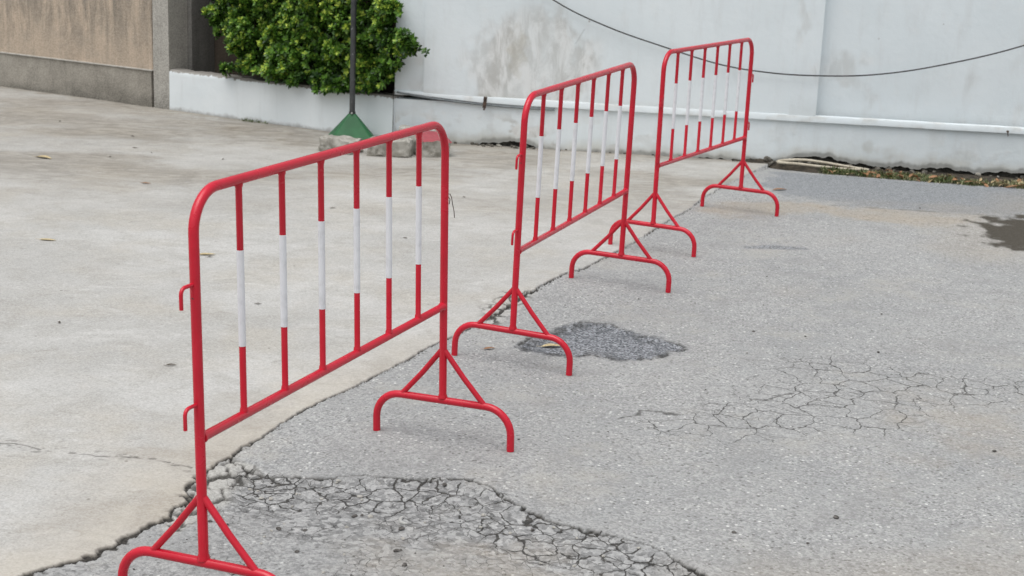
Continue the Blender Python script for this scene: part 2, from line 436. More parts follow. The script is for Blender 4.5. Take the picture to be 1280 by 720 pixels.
STR_B = [(0.375, 4.729), (0.447, 4.805), (0.581, 4.797), (0.695, 4.854), (0.817, 4.947), (0.961, 5.065), (1.07, 5.117)]
PATCH = [(0.033, 5.562), (0.096, 5.685), (0.167, 5.814), (0.24, 5.899), (0.334, 5.951), (0.424, 5.915), (0.521, 5.821), (0.611, 5.74), (0.689, 5.637), (0.68, 5.546), (0.61, 5.558), (0.562, 5.465), (0.492, 5.412), (0.401, 5.399), (0.328, 5.452), (0.207, 5.456), (0.107, 5.463), (0.055, 5.499)]
STRIP = [(1.18, 7.586), (1.322, 7.653), (1.515, 7.612), (1.521, 7.555), (1.346, 7.541), (1.18, 7.528)]
CONC_CRACK = [(-2.4, 4.36), (-1.9, 4.33), (-1.626, 4.282), (-1.521, 4.259), (-1.367, 4.228), (-1.24, 4.202), (-1.114, 4.176), (-1.013, 4.147), (-0.914, 4.106)]
SAND1 = [(1.041, 8.517), (1.223, 8.859), (1.471, 8.915), (1.712, 8.916), (1.993, 8.875), (2.023, 8.679), (1.744, 8.571), (1.44, 8.41), (1.159, 8.351)]
SAND2 = [(1.665, 8.652), (2.094, 8.897), (2.446, 8.77), (2.785, 8.793), (2.719, 8.538), (2.507, 8.31), (2.15, 8.327), (1.821, 8.491)]
SAND3 = [(1.454, 5.058), (1.867, 5.112), (1.648, 4.442), (1.426, 4.452), (1.345, 4.627)]
SAND4 = [(-0.301, 3.577), (-0.056, 3.653), (0.193, 3.576), (0.269, 3.464), (0.146, 3.296), (-0.271, 3.258)]
PUDDLE = [(2.699, 8.629), (2.855, 8.71), (3.584, 8.766), (3.6, 7.778), (3.204, 7.778), (2.742, 7.788), (2.636, 7.827), (2.588, 7.981), (2.586, 8.15), (2.586, 8.349)]
DARKASPH = [(1.731, 10.101), (1.93, 10.151), (2.43, 9.948), (4.8, 9.70), (4.8, 8.819), (2.871, 8.762), (2.258, 8.78), (1.892, 8.852), (1.668, 9.231), (1.558, 9.494)]
FAINT = [(1.9, 8.87), (2.107, 8.848), (2.359, 8.802), (2.633, 8.761), (3.04, 8.7), (3.6, 8.6)]
STAIN1 = [(-2.607, 11.5), (-2.121, 11.371), (-1.322, 10.828), (-1.199, 10.279), (-1.704, 10.326), (-2.24, 10.767)]
STAIN2 = [(-0.612, 10.631), (-0.041, 10.635), (0.7, 10.3), (0.291, 9.84), (-0.124, 9.295), (-0.423, 9.467)]

GRID = {}
def build_ground():
    # rows and columns of the height field, finer where the surface is nearer
    ys = [2.3]
    while ys[-1] < 12.9: ys.append(ys[-1] + max(.0035, .8 * ys[-1] ** 2 / 2400))
    ys = np.array(ys)
    xs = np.concatenate([np.arange(-5.6, -1.6, .016), np.arange(-1.6, 1.9, .0036), np.arange(1.9, 4.9, .0075)])
    x, y = np.meshgrid(xs, ys)
    sh = x.shape
    def part(pts, pad, fn):
        """evaluate fn only inside the padded box of pts"""
        P = np.array(pts); lo = P.min(0) - pad; hi = P.max(0) + pad
        i0, i1 = np.searchsorted(xs, [lo[0], hi[0]]); j0, j1 = np.searchsorted(ys, [lo[1], hi[1]])
        r = np.full(sh, -9.); 
        if i1 > i0 and j1 > j0: r[j0:j1, i0:i1] = fn(x[j0:j1, i0:i1], y[j0:j1, i0:i1])
        return r
    w1 = fbm(x * 9, y * 9, 3, 3) - .5; w2 = fbm(x * 9, y * 9, 31, 3) - .5
    w3 = fbm(x * 45, y * 45, 5, 3) - .5; w4 = fbm(x * 45, y * 45, 35, 3) - .5
    n_lo = fbm(x * 1.4, y * 1.4, 7, 3); n_mid = fbm(x * 6, y * 6, 9, 4); n_hi = fbm(x * 60, y * 60, 13, 3)
    z = (n_lo - .5) * .012
    crack = np.zeros(sh)
    # joint between concrete slab and asphalt
    J = np.array(JOINT)
    xj = np.interp(y, J[:, 1], J[:, 0])
    rag = np.interp(ys, [3, 4.1, 4.4, 5.6, 5.9, 6.3, 7, 13], [1, 1, .35, .3, .9, .9, .35, .3])[:, None]
    dj = x - xj + rag * (w1 * .05 + w3 * .045 + (n_hi - .5) * .016)           # >0 asphalt
    wj = np.interp(ys, [2.3, 3.6, 4.2, 4.5, 5.5, 5.8, 6.2, 6.9, 7.6, 8.4, 10.3], [.012, .011, .009, .004, .0038, .007, .010, .0045, .006, .003, .001])[:, None] * (.55 + .9 * n_mid)
    gap = 1 - sstep(wj * .6, wj * 1.05 + .001, np.abs(dj - .003) + (fbm(x * 110, y * 110, 43, 2) - .5) * .006)
    gap *= sstep(.28, .42, fbm(x * 5, y * 5, 41, 3) + np.interp(ys, [4.3, 5, 8, 9], [.3, .12, .05, -.02])[:, None])
    crack = np.maximum(crack, gap)
    asph = dj > 0
    z = np.where(asph, z - .006 * sstep(0, .02, dj), z)
    z -= gap * .009
    # broken concrete along the joint
    ch = part(CHIPS, .1, lambda a, b: d_poly(a, b, CHIPS)); chip = sstep(-.03, .02, ch + w1 * .05)
    e, cid = voro((x + w3 * .03) * 15, (y + w4 * .03) * 11, 21)
    cc = (1 - sstep(.04, .09, e)) * chip
    crack = np.maximum(crack, cc * .85); z += chip * ((cid - .5) * .012 - cc * .008)
    # broken joint bits in mid distance
    bits = [(-.09, 5.80), (.0, 6.03), (.07, 6.35), (.0, 6.42), (-.10, 6.1)]
    b2 = part(bits, .15, lambda a, b: d_poly(a, b, bits)); bm = sstep(-.05, .02, b2 + w1 * .06)
    cc = (1 - sstep(.05, .11, e)) * bm
    crack = np.maximum(crack, cc * .9); chip = np.maximum(chip, bm * .8)
    # long crack with a sunken, crazed side
    wx, wy = x + w1 * .035 + w3 * .02, y + w2 * .035 + w4 * .02
    dA = part(CRACK_A, .4, lambda a, b: -d_line(a + w1[:a.shape[0], :a.shape[1]] * .0, b, CRACK_A))
    dAw = (n_hi - .5) * .007 - part(CRACK_A, .4, lambda a, b: -d_line(a + .035 * (fbm(a * 9, b * 9, 3, 3) - .5) + .03 * (fbm(a * 40, b * 40, 5, 3) - .5),
                                                 b + .035 * (fbm(a * 9, b * 9, 31, 3) - .5) + .03 * (fbm(a * 40, b * 40, 35, 3) - .5), CRACK_A))
    wA = .0012 + .0085 * fbm(x * 8, y * 8, 77, 3) ** 1.3
    ca = 1 - sstep(wA * .7, wA * 1.15 + .0008, np.abs(dAw))
    crack = np.maximum(crack, ca)
    rA = part(REG_A, .3, lambda a, b: d_poly(a, b, REG_A))
    mA = sstep(-.02, .04, rA + w1 * .06)
    nearA = mA * (1 - sstep(.05, .33, dAw + w2 * .12))
    e1, c1 = voro((x + w1 * .05 + w3 * .022) * 13, (y + w2 * .05 + w4 * .022) * 12, 61)
    z += -.010 * sstep(.0, .05, rA) * (1 - sstep(.2, .5, dAw)) - ca * .008 + mA * (c1 - .5) * .006
    low = [(-.80, 4.02), (-.45, 3.75), (.2, 3.55), (.7, 3.35), (.9, 2.5), (-1.4, 2.5), (-1.15, 3.3), (-.95, 3.65)]
    broken = np.maximum(mA * .95, .62 * sstep(-.12, .10, part(low, .3, lambda a, b: d_poly(a, b, low)) + w1 * .3) * sstep(.30, .55, fbm(x * 3, y * 3, 73, 4)))
    craze_near = sstep(.1, .6, nearA)
    # crazed area on the right
    rB = part(REG_B, .3, lambda a, b: d_poly(a, b, REG_B))
    mB = sstep(-.06, .12, rB + w1 * .22 + (fbm(x * 4, y * 4, 85, 3) - .5) * .20)
    craze = mB * sstep(.22, .42, fbm(x * 2.6, y * 2.6, 83, 3) + mB * .12)
    sB = -part(STR_B, .3, lambda a, b: -d_line(a + .05 * (fbm(a * 9, b * 9, 3, 3) - .5), b + .07 * (fbm(a * 12, b * 12, 31, 3) - .5), STR_B))
    kB = (1 - sstep(.002, .007, sB + (n_hi - .5) * .010)) * sstep(.42, .56, fbm(x * 11, y * 11, 87, 3))
    crack = np.maximum(crack, kB * .7)
    # darker repair patch
    pm = part(PATCH, .2, lambda a, b: d_poly(a, b, PATCH)) + w1 * .07 + w3 * .035
    patch = sstep(-.03, .03, pm + (n_hi - .5) * .05)
    rim = (1 - sstep(.003, .014, np.abs(pm + (n_hi - .5) * .02))) * sstep(.32, .55, n_mid + (n_hi - .5) * .5)
    lowrim = (1 - sstep(.0, .10, np.abs(pm))) * sstep(.50, .66, fbm(x * 34, y * 34, 91, 3) + .10 * sstep(.35, .15, x) + .06 * sstep(5.6, 5.5, y)) * patch
    crack = np.maximum(crack, np.maximum(rim * .9, lowrim * .8)); z += -.009 * patch * sstep(.0, .06, pm) - rim * .006
    st = part(STRIP, .1, lambda a, b: d_poly(a, b, STRIP)); patch = np.maximum(patch, .75 * sstep(-.01, .015, st + w3 * .02))
    # dust, wet patch, darker stretch by the wall
    def soft(P, pad=.25, wob=.2, a=-.08, b=.12):
        return sstep(a, b, part(P, pad, lambda q, w: d_poly(q, w, P)) + w1 * wob + w3 * wob * .4)
    sand = np.maximum.reduce([soft(SAND1) * .8, soft(SAND2) * .75, soft(SAND3, .35, .5, -.2, .3) * .42, soft(SAND4, .3, .3, -.12, .15) * .45])
    sand *= .45 + .95 * n_mid
    sand = np.where(asph, sand, np.maximum(sand, .75 * (1 - sstep(.0, .42, -dj + w1 * .3)) * sstep(6.5, 4.5, y)))
    sand = np.maximum(sand, .35 * sstep(.52, .72, fbm(x * .9, y * .9, 101, 4)) * np.where(asph, 1, 0))
    wet = sstep(-.05, .06, part(PUDDLE, .5, lambda q, w: d_poly(q, w, PUDDLE)) + w1 * .22 + (fbm(x * 13, y * 9, 111, 5) - .5) * .40)
    dark = soft(DARKASPH, .4, .3, -.08, .12)
    fd = -part(FAINT, .2, lambda a, b: -d_line(a, b + .05 * (fbm(a * 7, b * 7, 31, 3) - .5), FAINT))
    dark = np.maximum(dark, (1 - sstep(.008, .03, fd)) * .8)
    crack = np.maximum(crack, (1 - sstep(.004, .016, fd)) * .45 * sstep(.35, .55, n_mid))
    # fine line across the concrete
    fc = -part(CONC_CRACK, .2, lambda a, b: -d_line(a, b + .07 * (fbm(a * 8, b * 8, 31, 4) - .5), CONC_CRACK))
    cl = (1 - sstep(.001, .006, fc + (n_hi - .5) * .008)) * sstep(.36, .48, fbm(x * 9, y * 9, 121, 3))
    cl = np.maximum(cl, (1 - sstep(.0, .06, fc)) * sstep(.60, .68, fbm(x * 28, y * 45, 123, 4)) * .8)
    crack = np.where(asph, crack, np.maximum(crack, cl * .75))
    stain = np.maximum(soft(STAIN1, .9, .9, -.35, .45) * .95, soft(STAIN2, .9, .9, -.4, .45) * .7)
    stain *= .25 + 1.3 * fbm(x * 2.2, y * 4, 131, 5)
    # strip of grime along the foot of both walls
    dl = (x + .9) * (-.524) + (y - 10.74) * (-.852)     # distance in front of the left wall
    dr = np.where(x > -1.0, 10.70 - .135 * (x + .5) - y, 9.)   # distance in front of the right wall
    dl = np.where(x < -.85, dl, 9.)
    stain = np.maximum(stain, (1 - sstep(.02, .16, np.minimum(dl, dr) + w1 * .2)) * .85)
    nd_ = fbm(x * 1.7, y * 2.4, 133, 5)
    stain = np.maximum(stain, sstep(7.2, 9.6, y) * (.18 + .62 * sstep(.36, .66, fbm(x * 1.1, y * 1.9, 137, 6))))
    stain = np.maximum(stain, (1 - sstep(.01, .09, np.minimum(dl, 9) + w1 * .08)) * .95)
    stain = np.maximum(stain, (1 - sstep(.0, 1.5, np.minimum(dl, dr + .3))) * sstep(.34, .62, nd_) * .6)
    z = np.where(asph, z - .022 * sstep(.5, .05, dr) , z)
    # let the surface meet the feet of the barriers
    def samp(px, py):
        i = np.searchsorted(xs, px); j = np.searchsorted(ys, py); return z[j, i]
    C = np.array([[f.x, f.y] for f in FEET]); sg = .22
    K = np.exp(-((C[:, None] - C[None]) ** 2).sum(-1) / (2 * sg * sg))
    rhs = np.array([f.z - 0.001 - samp(f.x, f.y) for f in FEET])
    W = np.linalg.solve(K + 1e-3 * np.eye(len(C)), rhs)
    for (cx, cy), w in zip(C, W):
        z += w * np.exp(-((x - cx) ** 2 + (y - cy) ** 2) / (2 * sg * sg))
    print("foot corrections", rhs.round(3))
    GRID.update(xs=xs, ys=ys, z=z)
    # split in two sheets along the joint
    ny, nx = sh
    idx = np.arange(ny * nx).reshape(sh)
    q = np.stack([idx[:-1, :-1], idx[:-1, 1:], idx[1:, 1:], idx[1:, :-1]], -1).reshape(-1, 4)
    fa = asph[:-1, :-1].ravel()
    V = np.stack([x.ravel(), y.ravel(), z.ravel()], 1)
    A = dict(crack=crack, sand=sand, wet=wet, dark=dark, patch=patch, chip=chip, broken=broken, stain=stain, craze=craze, craze_near=craze_near)
    for name, sel, mat, keys in (('asphalt_road', fa, M['asphalt'], ('crack', 'sand', 'wet', 'dark', 'patch', 'chip', 'broken', 'craze', 'craze_near')),
                                 ('concrete_pavement', ~fa, M['concrete'], ('crack', 'sand', 'stain'))):
        F = q[sel]; used = np.zeros(ny * nx, bool); used[F.ravel()] = True
        re = np.cumsum(used) - 1
        me = np_mesh(name, V[used], re[F])
        for k_ in keys: add_attr(me, k_, A[k_].ravel()[used])
        tag(link(name, me, mat), kind='structure')
    # wide ground below and beyond
    me = bpy.data.meshes.new('ground')
    me.from_pydata([(-400, -400, -.06), (400, -400, -.06), (400, 400, -.06), (-400, 400, -.06)], [], [(0, 1, 2, 3)])
    tag(link('ground', me, M['asphalt']), kind='structure')

def gz(x, y):
    i = min(np.searchsorted(GRID['xs'], x), len(GRID['xs']) - 1); j = min(np.searchsorted(GRID['ys'], y), len(GRID['ys']) - 1)
    return float(GRID['z'][j, i])
build_ground()

# ------------------------------------------------------------------ barriers
R_T, R_B = .0119, .0080
def weld(mb, p, r): # a small bead of weld round a joint
    mb.tube([(p[0], p[1], p[2] - r * .35), p, (p[0], p[1], p[2] + r * .35)], [r * .86, r, r * .86], 12)
def make_barrier():
    root = empty('crowd_barrier')
    X, Z = Vector((1, 0, 0)), Vector((0, 0, 1))
    top = 1.0 - R_T; rc = .092
    pts = [Vector((0, 0, BAR_Z - .004)), Vector((0, 0, BAR_Z + .004)), Vector((0, 0, BAR_Z + .010)), Vector((0, 0, .5)), Vector((0, 0, .8))]
    pts += arc((rc, 0, top - rc), -X, Z, rc, 10)
    pts += [Vector((L_ * .5, 0, top))]
    pts += arc((L_ - rc, 0, top - rc), Z, X, rc, 10)
    pts += [Vector((L_, 0, .8)), Vector((L_, 0, .5)), Vector((L_, 0, BAR_Z + .010)), Vector((L_, 0, BAR_Z + .004)), Vector((L_, 0, BAR_Z - .004))]
    rr = [R_T] * len(pts); rr[0] = rr[-1] = R_T * 1.3; rr[1] = rr[-2] = R_T * 1.18
    fr = MB().tube(pts, rr, 20).build('frame', M['red'], root)
    rm = MB().tube([(R_T * .6, 0, RAIL), (R_T + .0025, 0, RAIL), (R_T + .009, 0, RAIL), (L_ * .5, 0, RAIL), (L_ - R_T - .009, 0, RAIL), (L_ - R_T - .0025, 0, RAIL), (L_ - R_T * .6, 0, RAIL)],
                   [R_T * 1.2, R_T * 1.14, R_T * .95, R_T * .95, R_T * .95, R_T * 1.14, R_T * 1.2], 16)
    rm.build('bottom_rail', M['red'], root)
    for i in range(6):
        bx = .184 + i * .1895
        b = MB().tube([(bx, 0, RAIL + R_T * .7), (bx, 0, RAIL + R_T + .003), (bx, 0, RAIL + R_T + .007), (bx, 0, .7), (bx, 0, top - R_T - .007), (bx, 0, top - R_T - .003), (bx, 0, top - R_T * .7)], [R_B * 1.3, R_B * 1.2, R_B, R_B, R_B, R_B * 1.2, R_B * 1.3], 14).build('bar', M['red'], root)
        MB().tube([(bx, 0, .597), (bx, 0, .71), (bx, 0, .825)], R_B + .0006, 14).build('white_band', M['band'], b)
    for s in (0, L_):
        w = FOOT_W / 2; r = .082; zt = BAR_Z - R_T
        Y = Vector((0, 1, 0))
        p = [Vector((s, w, .0)), Vector((s, w, zt - r))]
        p += arc((s, w - r, zt - r), Y, Z, r, 8)[1:]
        p += [Vector((s, 0, zt))]
        p += arc((s, -w + r, zt - r), Z, -Y, r, 8)
        p += [Vector((s, -w, .0))]
        ft = MB().tube(p, R_T * .98, 18).build('foot', M['red'], root)
        for q in (-1, 1):
            MB().tube([(s, q * .006, APEX), (s, q * .07, (APEX + zt) / 2), (s, q * .138, zt + .004)], R_B * 1.08, 14).build('brace', M['red'], ft)
    for zz in (.785, .511):
        hk = [Vector((0, 0, zz)), Vector((-.030, 0, zz + .001))] + arc((-.040, 0, zz - .014), Z, -X, .015, 5) + [Vector((-.055, 0, zz - .046))]
        MB().tube(hk, .0046, 10).build('hook', M['red'], fr)
    for z0, z1 in ((.724, .773), (.447, .492)):
        m = MB()
        m.tube([(L_ + .0175, .004, z0), (L_ + .0175, .004, z1)], .0078, 12)
        m.build('hook_sleeve', M['red'], fr)
    return root

def copy_tree(o, parent=None):
    c = o.copy(); COL.objects.link(c); c.parent = parent
    for ch in [k for k in bpy.data.objects if k.parent == o]: copy_tree(ch, c)
    return c

GB = 'red and white crowd barriers set out in a row'
LB = ['nearest red steel crowd barrier with white banded bars, in the left foreground',
      'middle red steel crowd barrier of the row, its near foot beside the dark asphalt patch',
      'farthest red steel crowd barrier of the row, standing closest to the white wall']
proto = make_barrier()
roots = []
for i, p in enumerate(BARRIERS):
    o_, X_, Y_, Z_ = barrier_frame(p)
    if i == 2: o_, X_, Y_ = o_ + X_ * L_, -X_, -Y_      # the far one stands the other way round
    r = proto if i == 0 else copy_tree(proto)
    m = Matrix((X_, Y_, Z_)).transposed().to_4x4(); m.translation = o_
    r.matrix_world = m
    tag(r, LB[i], 'barrier', GB); roots.append(r)
# twist of wire left on the near barrier's sleeve
fr0 = [c for c in roots[0].children if c.name.startswith('frame')][0]
wt = MB()
wt.tube([(L_ + .02, -.006, .74), (L_ + .030, -.004, .752), (L_ + .027, .006, .768), (L_ + .012, -.012, .772), (L_ + .028, -.010, .758), (L_ + .045, -.006, .735), (L_ + .060, -.004, .712), (L_ + .066, -.003, .690)], .0013, 6)
tag(wt.build('wire_tie', M['rust'], fr0), label='loose twist of thin rusty wire')

# ------------------------------------------------------------------ walls
def grid_sheet(us, vs, fn):
    """front sheet in local (x along, z up), fn(u,v)->(dy, attrs)"""
    u, v = np.meshgrid(us, vs)
    dy, at, vv = fn(u, v)
    ny, nx = u.shape
    idx = np.arange(ny * nx).reshape(ny, nx)
    q = np.stack([idx[:-1, :-1], idx[:-1, 1:], idx[1:, 1:], idx[1:, :-1]], -1).reshape(-1, 4)
    V = np.stack([u.ravel(), dy.ravel(), vv.ravel()], 1)
    return V, q, {k: a.ravel() for k, a in at.items()}
def wall_part(name, us, vs, fn, thick, mat, parent):
    """a displaced front sheet closed by side, top, bottom and back faces"""
    V, q, at = grid_sheet(us, vs, fn)
    nx, ny = len(us), len(vs)
    idx = np.arange(nx * ny).reshape(ny, nx)
    ring = np.concatenate([idx[0, :], idx[1:, -1], idx[-1, -2::-1], idx[-2:0:-1, 0]])
    n0 = len(V); B = V[ring].copy(); B[:, 1] = thick
    V2 = np.vstack([V, B]); m = len(ring)
    a = ring; b = np.roll(ring, -1); c = n0 + (np.arange(m) + 1) % m; d = n0 + np.arange(m)
    sides = np.stack([b, a, d, c], 1)
    F = np.vstack([q, sides])
    me = np_mesh(name, V2, F)
    bm = bmesh.new(); bm.from_mesh(me); bm.verts.ensure_lookup_table()
    try: bm.faces.new([bm.verts[n0 + i] for i in range(m)])
    except ValueError: pass
    bm.to_mesh(me); bm.free()
    for k, arr in at.items(): add_attr(me, k, np.concatenate([arr, np.zeros(m)]))
    me.set_sharp_from_angle(angle=math.radians(35))
    return link(name, me, mat, parent)

# --- white wall on the right: local X along it, local Y into it
ang = math.atan2(-.135, 1.0)
wr = empty('white_wall', (-.9, 10.754, 0)); wr.rotation_euler = (0, 0, ang)
tag(wr, 'long white painted wall with a low ledge and peeling stains, behind the barriers', 'wall')
S = lambda x: (x + .9) * 1.0091
def f_panel(u, v):
    x = u / 1.0091 - .9
    c = ((x - .08 - .10 * (v - .6)) / .46) ** 2 + ((v - .56) / .40) ** 2
    nz = fbm(u * 4, v * 3.2, 201, 5); st = fbm(u * 11, v * 3.0, 203, 4); n2 = fbm(u * 22, v * 16, 207, 4)
    m = sstep(.40, .62, nz * .60 + st * .25 + n2 * .25 + .30 * (1 - np.clip(c, 0, 2.4)) - .02)
    m *= sstep(1.7, .5, c)
    # dark seep at the top of the stain
    seep = sstep(.9, .0, ((x + .03) / .09) ** 2 + ((v - .68) / .20) ** 2 + (n2 - .5) * 1.6) * .55
    low = (1 - sstep(.34, .40, v + (nz - .5) * .05)) * sstep(.42, .55, nz) * sstep(2.2, .6, x + .3)
    scr = np.minimum(np.hypot((x - .40) + (v - .80) * -.55, 0) + np.where((v > .75) & (v < .86), 0, 9), 9)
    seam = (1 - sstep(.002, .008, scr)) * .25
    dy = m * .003 + (fbm(u * 1.7, v * 1.7, 223, 3) - .5) * .008 + seam * .003
    return dy, dict(peel=np.clip(m * (.30 + 1.0 * st), 0, 1) * .8, grime=np.maximum(seep, low * .35), seam=seam), v
zero = lambda u: np.zeros(u.shape)
def f_plain(off):
    def f(u, v):
        n = fbm(u * 6, v * 3, 221, 4)
        low = (1 - sstep(.33, .48, v + (n - .5) * .2)) * .12
        return off + (fbm(u * 1.7, v * 1.7, 223, 3) - .5) * .008, dict(peel=sstep(.66, .8, n) * .4, grime=low, seam=zero(u)), v
    return f
zs = np.concatenate([np.arange(.325, 1.2, .008), np.arange(1.2, 2.61, .1)])
wall_part('end_strip', np.arange(0.0, S(-.69) + .03, .02), zs, f_plain(.016), .20, M['white'], wr)
wall_part('panel', np.arange(S(-.69), S(2.0), .008), zs, f_panel, .215, M['white'], wr)
wall_part('pilaster', np.arange(S(1.86), S(2.047), .006), zs, f_plain(-.005), .208, M['white'], wr)
wall_part('recessed_panel', np.arange(S(2.03), S(2.047) + 7.5, .03), zs, f_plain(.075), .205, M['white'], wr)
def f_plinth(u, v):
    x = u / 1.0091 - .9
    t = (v - v.min()) / (v.max() - v.min())
    bot = np.interp(x, [-.9, -.6, -.45, -.28, -.15, .0, .12, .2, .6, 1.0, 1.5, 1.75, 1.9, 2.1, 2.3, 2.8, 3.3, 8],
                    [.0, .0, .012, .03, .055, .06, .05, .02, .02, .02, .025, .03, .075, .085, .06, .058, .062, .065])
    bot = bot - .03 + (fbm(u * 9, u * 0, 231, 4) - .5) * .05 + (fbm(u * 40, u * 0, 233, 3) - .5) * .02
    vv = bot + (.2975 - bot) * t
    n = fbm(u * 5, vv * 9, 235, 5); n2 = fbm(u * 18, vv * 18, 237, 4)
    spots = sum(sstep(1, .1, ((x - cx) / rx) ** 2 + ((vv - cz) / rz) ** 2 + (n2 - .5) * 1.6) * k for cx, cz, rx, rz, k in
                ((2.42, .15, .05, .05, .30), (2.56, .12, .06, .07, .26), (3.05, .11, .13, .06, .22), (2.85, .12, .05, .04, .18)))
    pl = sstep(.62, .70, n + n2 * .15) * sstep(.9, .3, t) * sstep(1.4, .0, x) * .9
    grime = np.clip(spots + (1 - sstep(.0, .10, vv - bot + (n - .5) * .10)) * .7 + sstep(.55, .75, n) * .12, 0, 1)
    seam = sstep(.035, .01, vv - bot + (n2 - .5) * .03) * .8
    flake = sstep(.64, .70, fbm(u * 7, vv * 7, 241, 4)) * .6
    return .014 + (fbm(u * 3, vv * 3, 243, 3) - .5) * .008 + seam * .004 - flake * .002, dict(peel=np.clip(pl + flake * .3, 0, 1), grime=grime, seam=seam * .6), vv
us = np.concatenate([np.arange(0, S(3.9), .010), np.arange(S(3.9) + .02, 10.4, .06)])
wall_part('plinth', us, np.linspace(0, .2975, 34), f_plinth, .14, M['white'], wr)
# ledge: thin projecting moulding that fades out towards the corner
def f_ledge_mesh():
    V = []; us_ = np.concatenate([np.arange(0.0, 4.8, .02), np.arange(4.85, 10.4, .1)])
    prof = []
    for u in us_:
        x = u / 1.0091 - .9
        zb = np.interp(x, [-.9, -.69, -.5, -.28, 0], [.350, .330, .316, .303, .2985]) 
        pr = np.interp(x, [-.9, -.6, -.2, 0], [.004, .005, .006, .007])
        n = (float(vnoise(np.array([u * 11.]), np.array([.3]), 251)[0]) - .5) * .006
        zt = np.interp(x, [-.9, -.5, 8], [.353, .345, .334]) + n * .5; zb += n * .4
        zb = min(zb, zt - .003)
        prof.append([(u, .03, zb), (u, -pr + .004, zb), (u, -pr, zb + .004 if zt - zb > .01 else zb + .001), (u, -pr, zt - .006 if zt - zb > .012 else zt - .001), (u, -pr + .004, zt + .002), (u, .012, zt + .006), (u, .03, zt + .006)])
    k = len(prof[0]); V = [p for r in prof for p in r]; F = []
    for i in range(len(prof) - 1):
        for j in range(k - 1): F.append((i * k + j, (i + 1) * k + j, (i + 1) * k + j + 1, i * k + j + 1))
    me = np_mesh('ledge', np.array(V), np.array(F))
    V = np.array(V)
    n = fbm(V[:, 0] * 9, V[:, 2] * 30, 253, 4)
    add_attr(me, 'peel', sstep(.62, .7, n) * .35); add_attr(me, 'grime', sstep(.5, .7, n) * .2); add_attr(me, 'seam', np.zeros(len(V)))
    me.set_sharp_from_angle(angle=math.radians(35))
    return me
link('ledge', f_ledge_mesh(), M['white'], wr)
mb = MB().box((0.02, .055, -.3), (10.4, .30, .09)); mb.build('footing', M['footing'], wr, False)
# corner seam
MB().tube([(-.004, -.004, .0), (-.004, -.006, .12), (-.006, -.004, .24), (-.004, -.004, .35)], .0035, 6).build('corner_crack', M['footing'], wr)

def on_wall(x, z, off):        # world point at x on the right wall plane, off metres in front
    u = S(x); c, s = math.cos(ang), math.sin(ang)
    return Vector((-.9 + u * c + off * s, 10.754 + u * s - off * c, z))

# --- left side: planter wall, hedge, pillar, tan wall.  local X runs LEFTWARDS-BACK along it, local Y into it
WLd = Vector((-1.87, 1.15, 0)).normalized()
def left_frame(s, name):
    """local X = towards the right (+x), local Y = into the wall"""
    o = empty(name, Vector((-.9, 10.74, 0)) + WLd * s)
    o.rotation_euler = (0, 0, math.atan2(-WLd.y, -WLd.x))
    return o
def LW(s, q, z):               # s along from the corner, q out towards the viewer
    p = Vector((-.9, 10.74, 0)) + WLd * s + Vector((-.524, -.852, 0)) * q; return Vector((p.x, p.y, z))

pl = left_frame(2.205, 'planter_wall')
tag(pl, 'low white painted planter wall under the green hedge', 'wall')
def f_pl(u, v):
    top = sstep(.29, .315, v)
    e = (fbm(u * 12, v * 0, 261, 4) - .5) * .016
    return (fbm(u * 4, v * 4, 263, 3) - .5) * .008 + top * .004 + sstep(.30, .318, v + e) * .008, {}, v + e * sstep(.2, .31, v) + np.where(v < 0, -.02, 0)
wall_part('wall_body', np.arange(0, 2.197, .012), np.concatenate([np.arange(-.05, .3, .02), np.arange(.3, .319, .004)]), f_pl, .13, M['planter'], pl)

sb = MB()
v0 = [LW(0, -.10, .255), LW(2.2, -.10, .255), LW(2.2, -.62, .255), LW(0, -.62, .255)]
me = bpy.data.meshes.new('soil'); me.from_pydata(v0, [], [(0, 1, 2, 3)])
tag(link('planter_soil', me, M['soil']), kind='structure')

pr = left_frame(2.375, 'wall_pillar')
tag(pr, 'speckled grey concrete pillar between the tan wall and the planter', 'pillar')
def f_rough(seed, off=0, gr=.16):
    def f(u, v):
        n = fbm(u * 5, v * 5, seed, 4)
        return off + (n - .5) * .008, dict(grime=(1 - sstep(.0, gr, v + (n - .5) * .22)) * .8), v
    return f
wall_part('pillar_body', np.arange(0, .171, .01), np.concatenate([np.arange(-.05, 1.2, .03), np.arange(1.2, 2.7, .1)]), f_rough(271, 0, .22), .21, M['pillar'], pr)
pj = left_frame(2.36, 'recess_wall')
tag(pj, 'dark stained concrete recess wall beyond the planter, left of the hedge', 'wall')
mb = MB().box((.0, .212, .0), (.20, .47, 2.6)); mb.build('jamb', M['inner'], pj, False)
mb = MB().box((-.1, .473, .0), (2.9, .65, 2.6)); mb.build('back_wall', M['recess'], pj, False)
mb = MB().box((-.1, .02, 2.605), (2.36, .65, 2.75)); mb.build('added_roof_slab', M['inner'], pj, False)  # unseen roof slab added above the recess to keep it dim

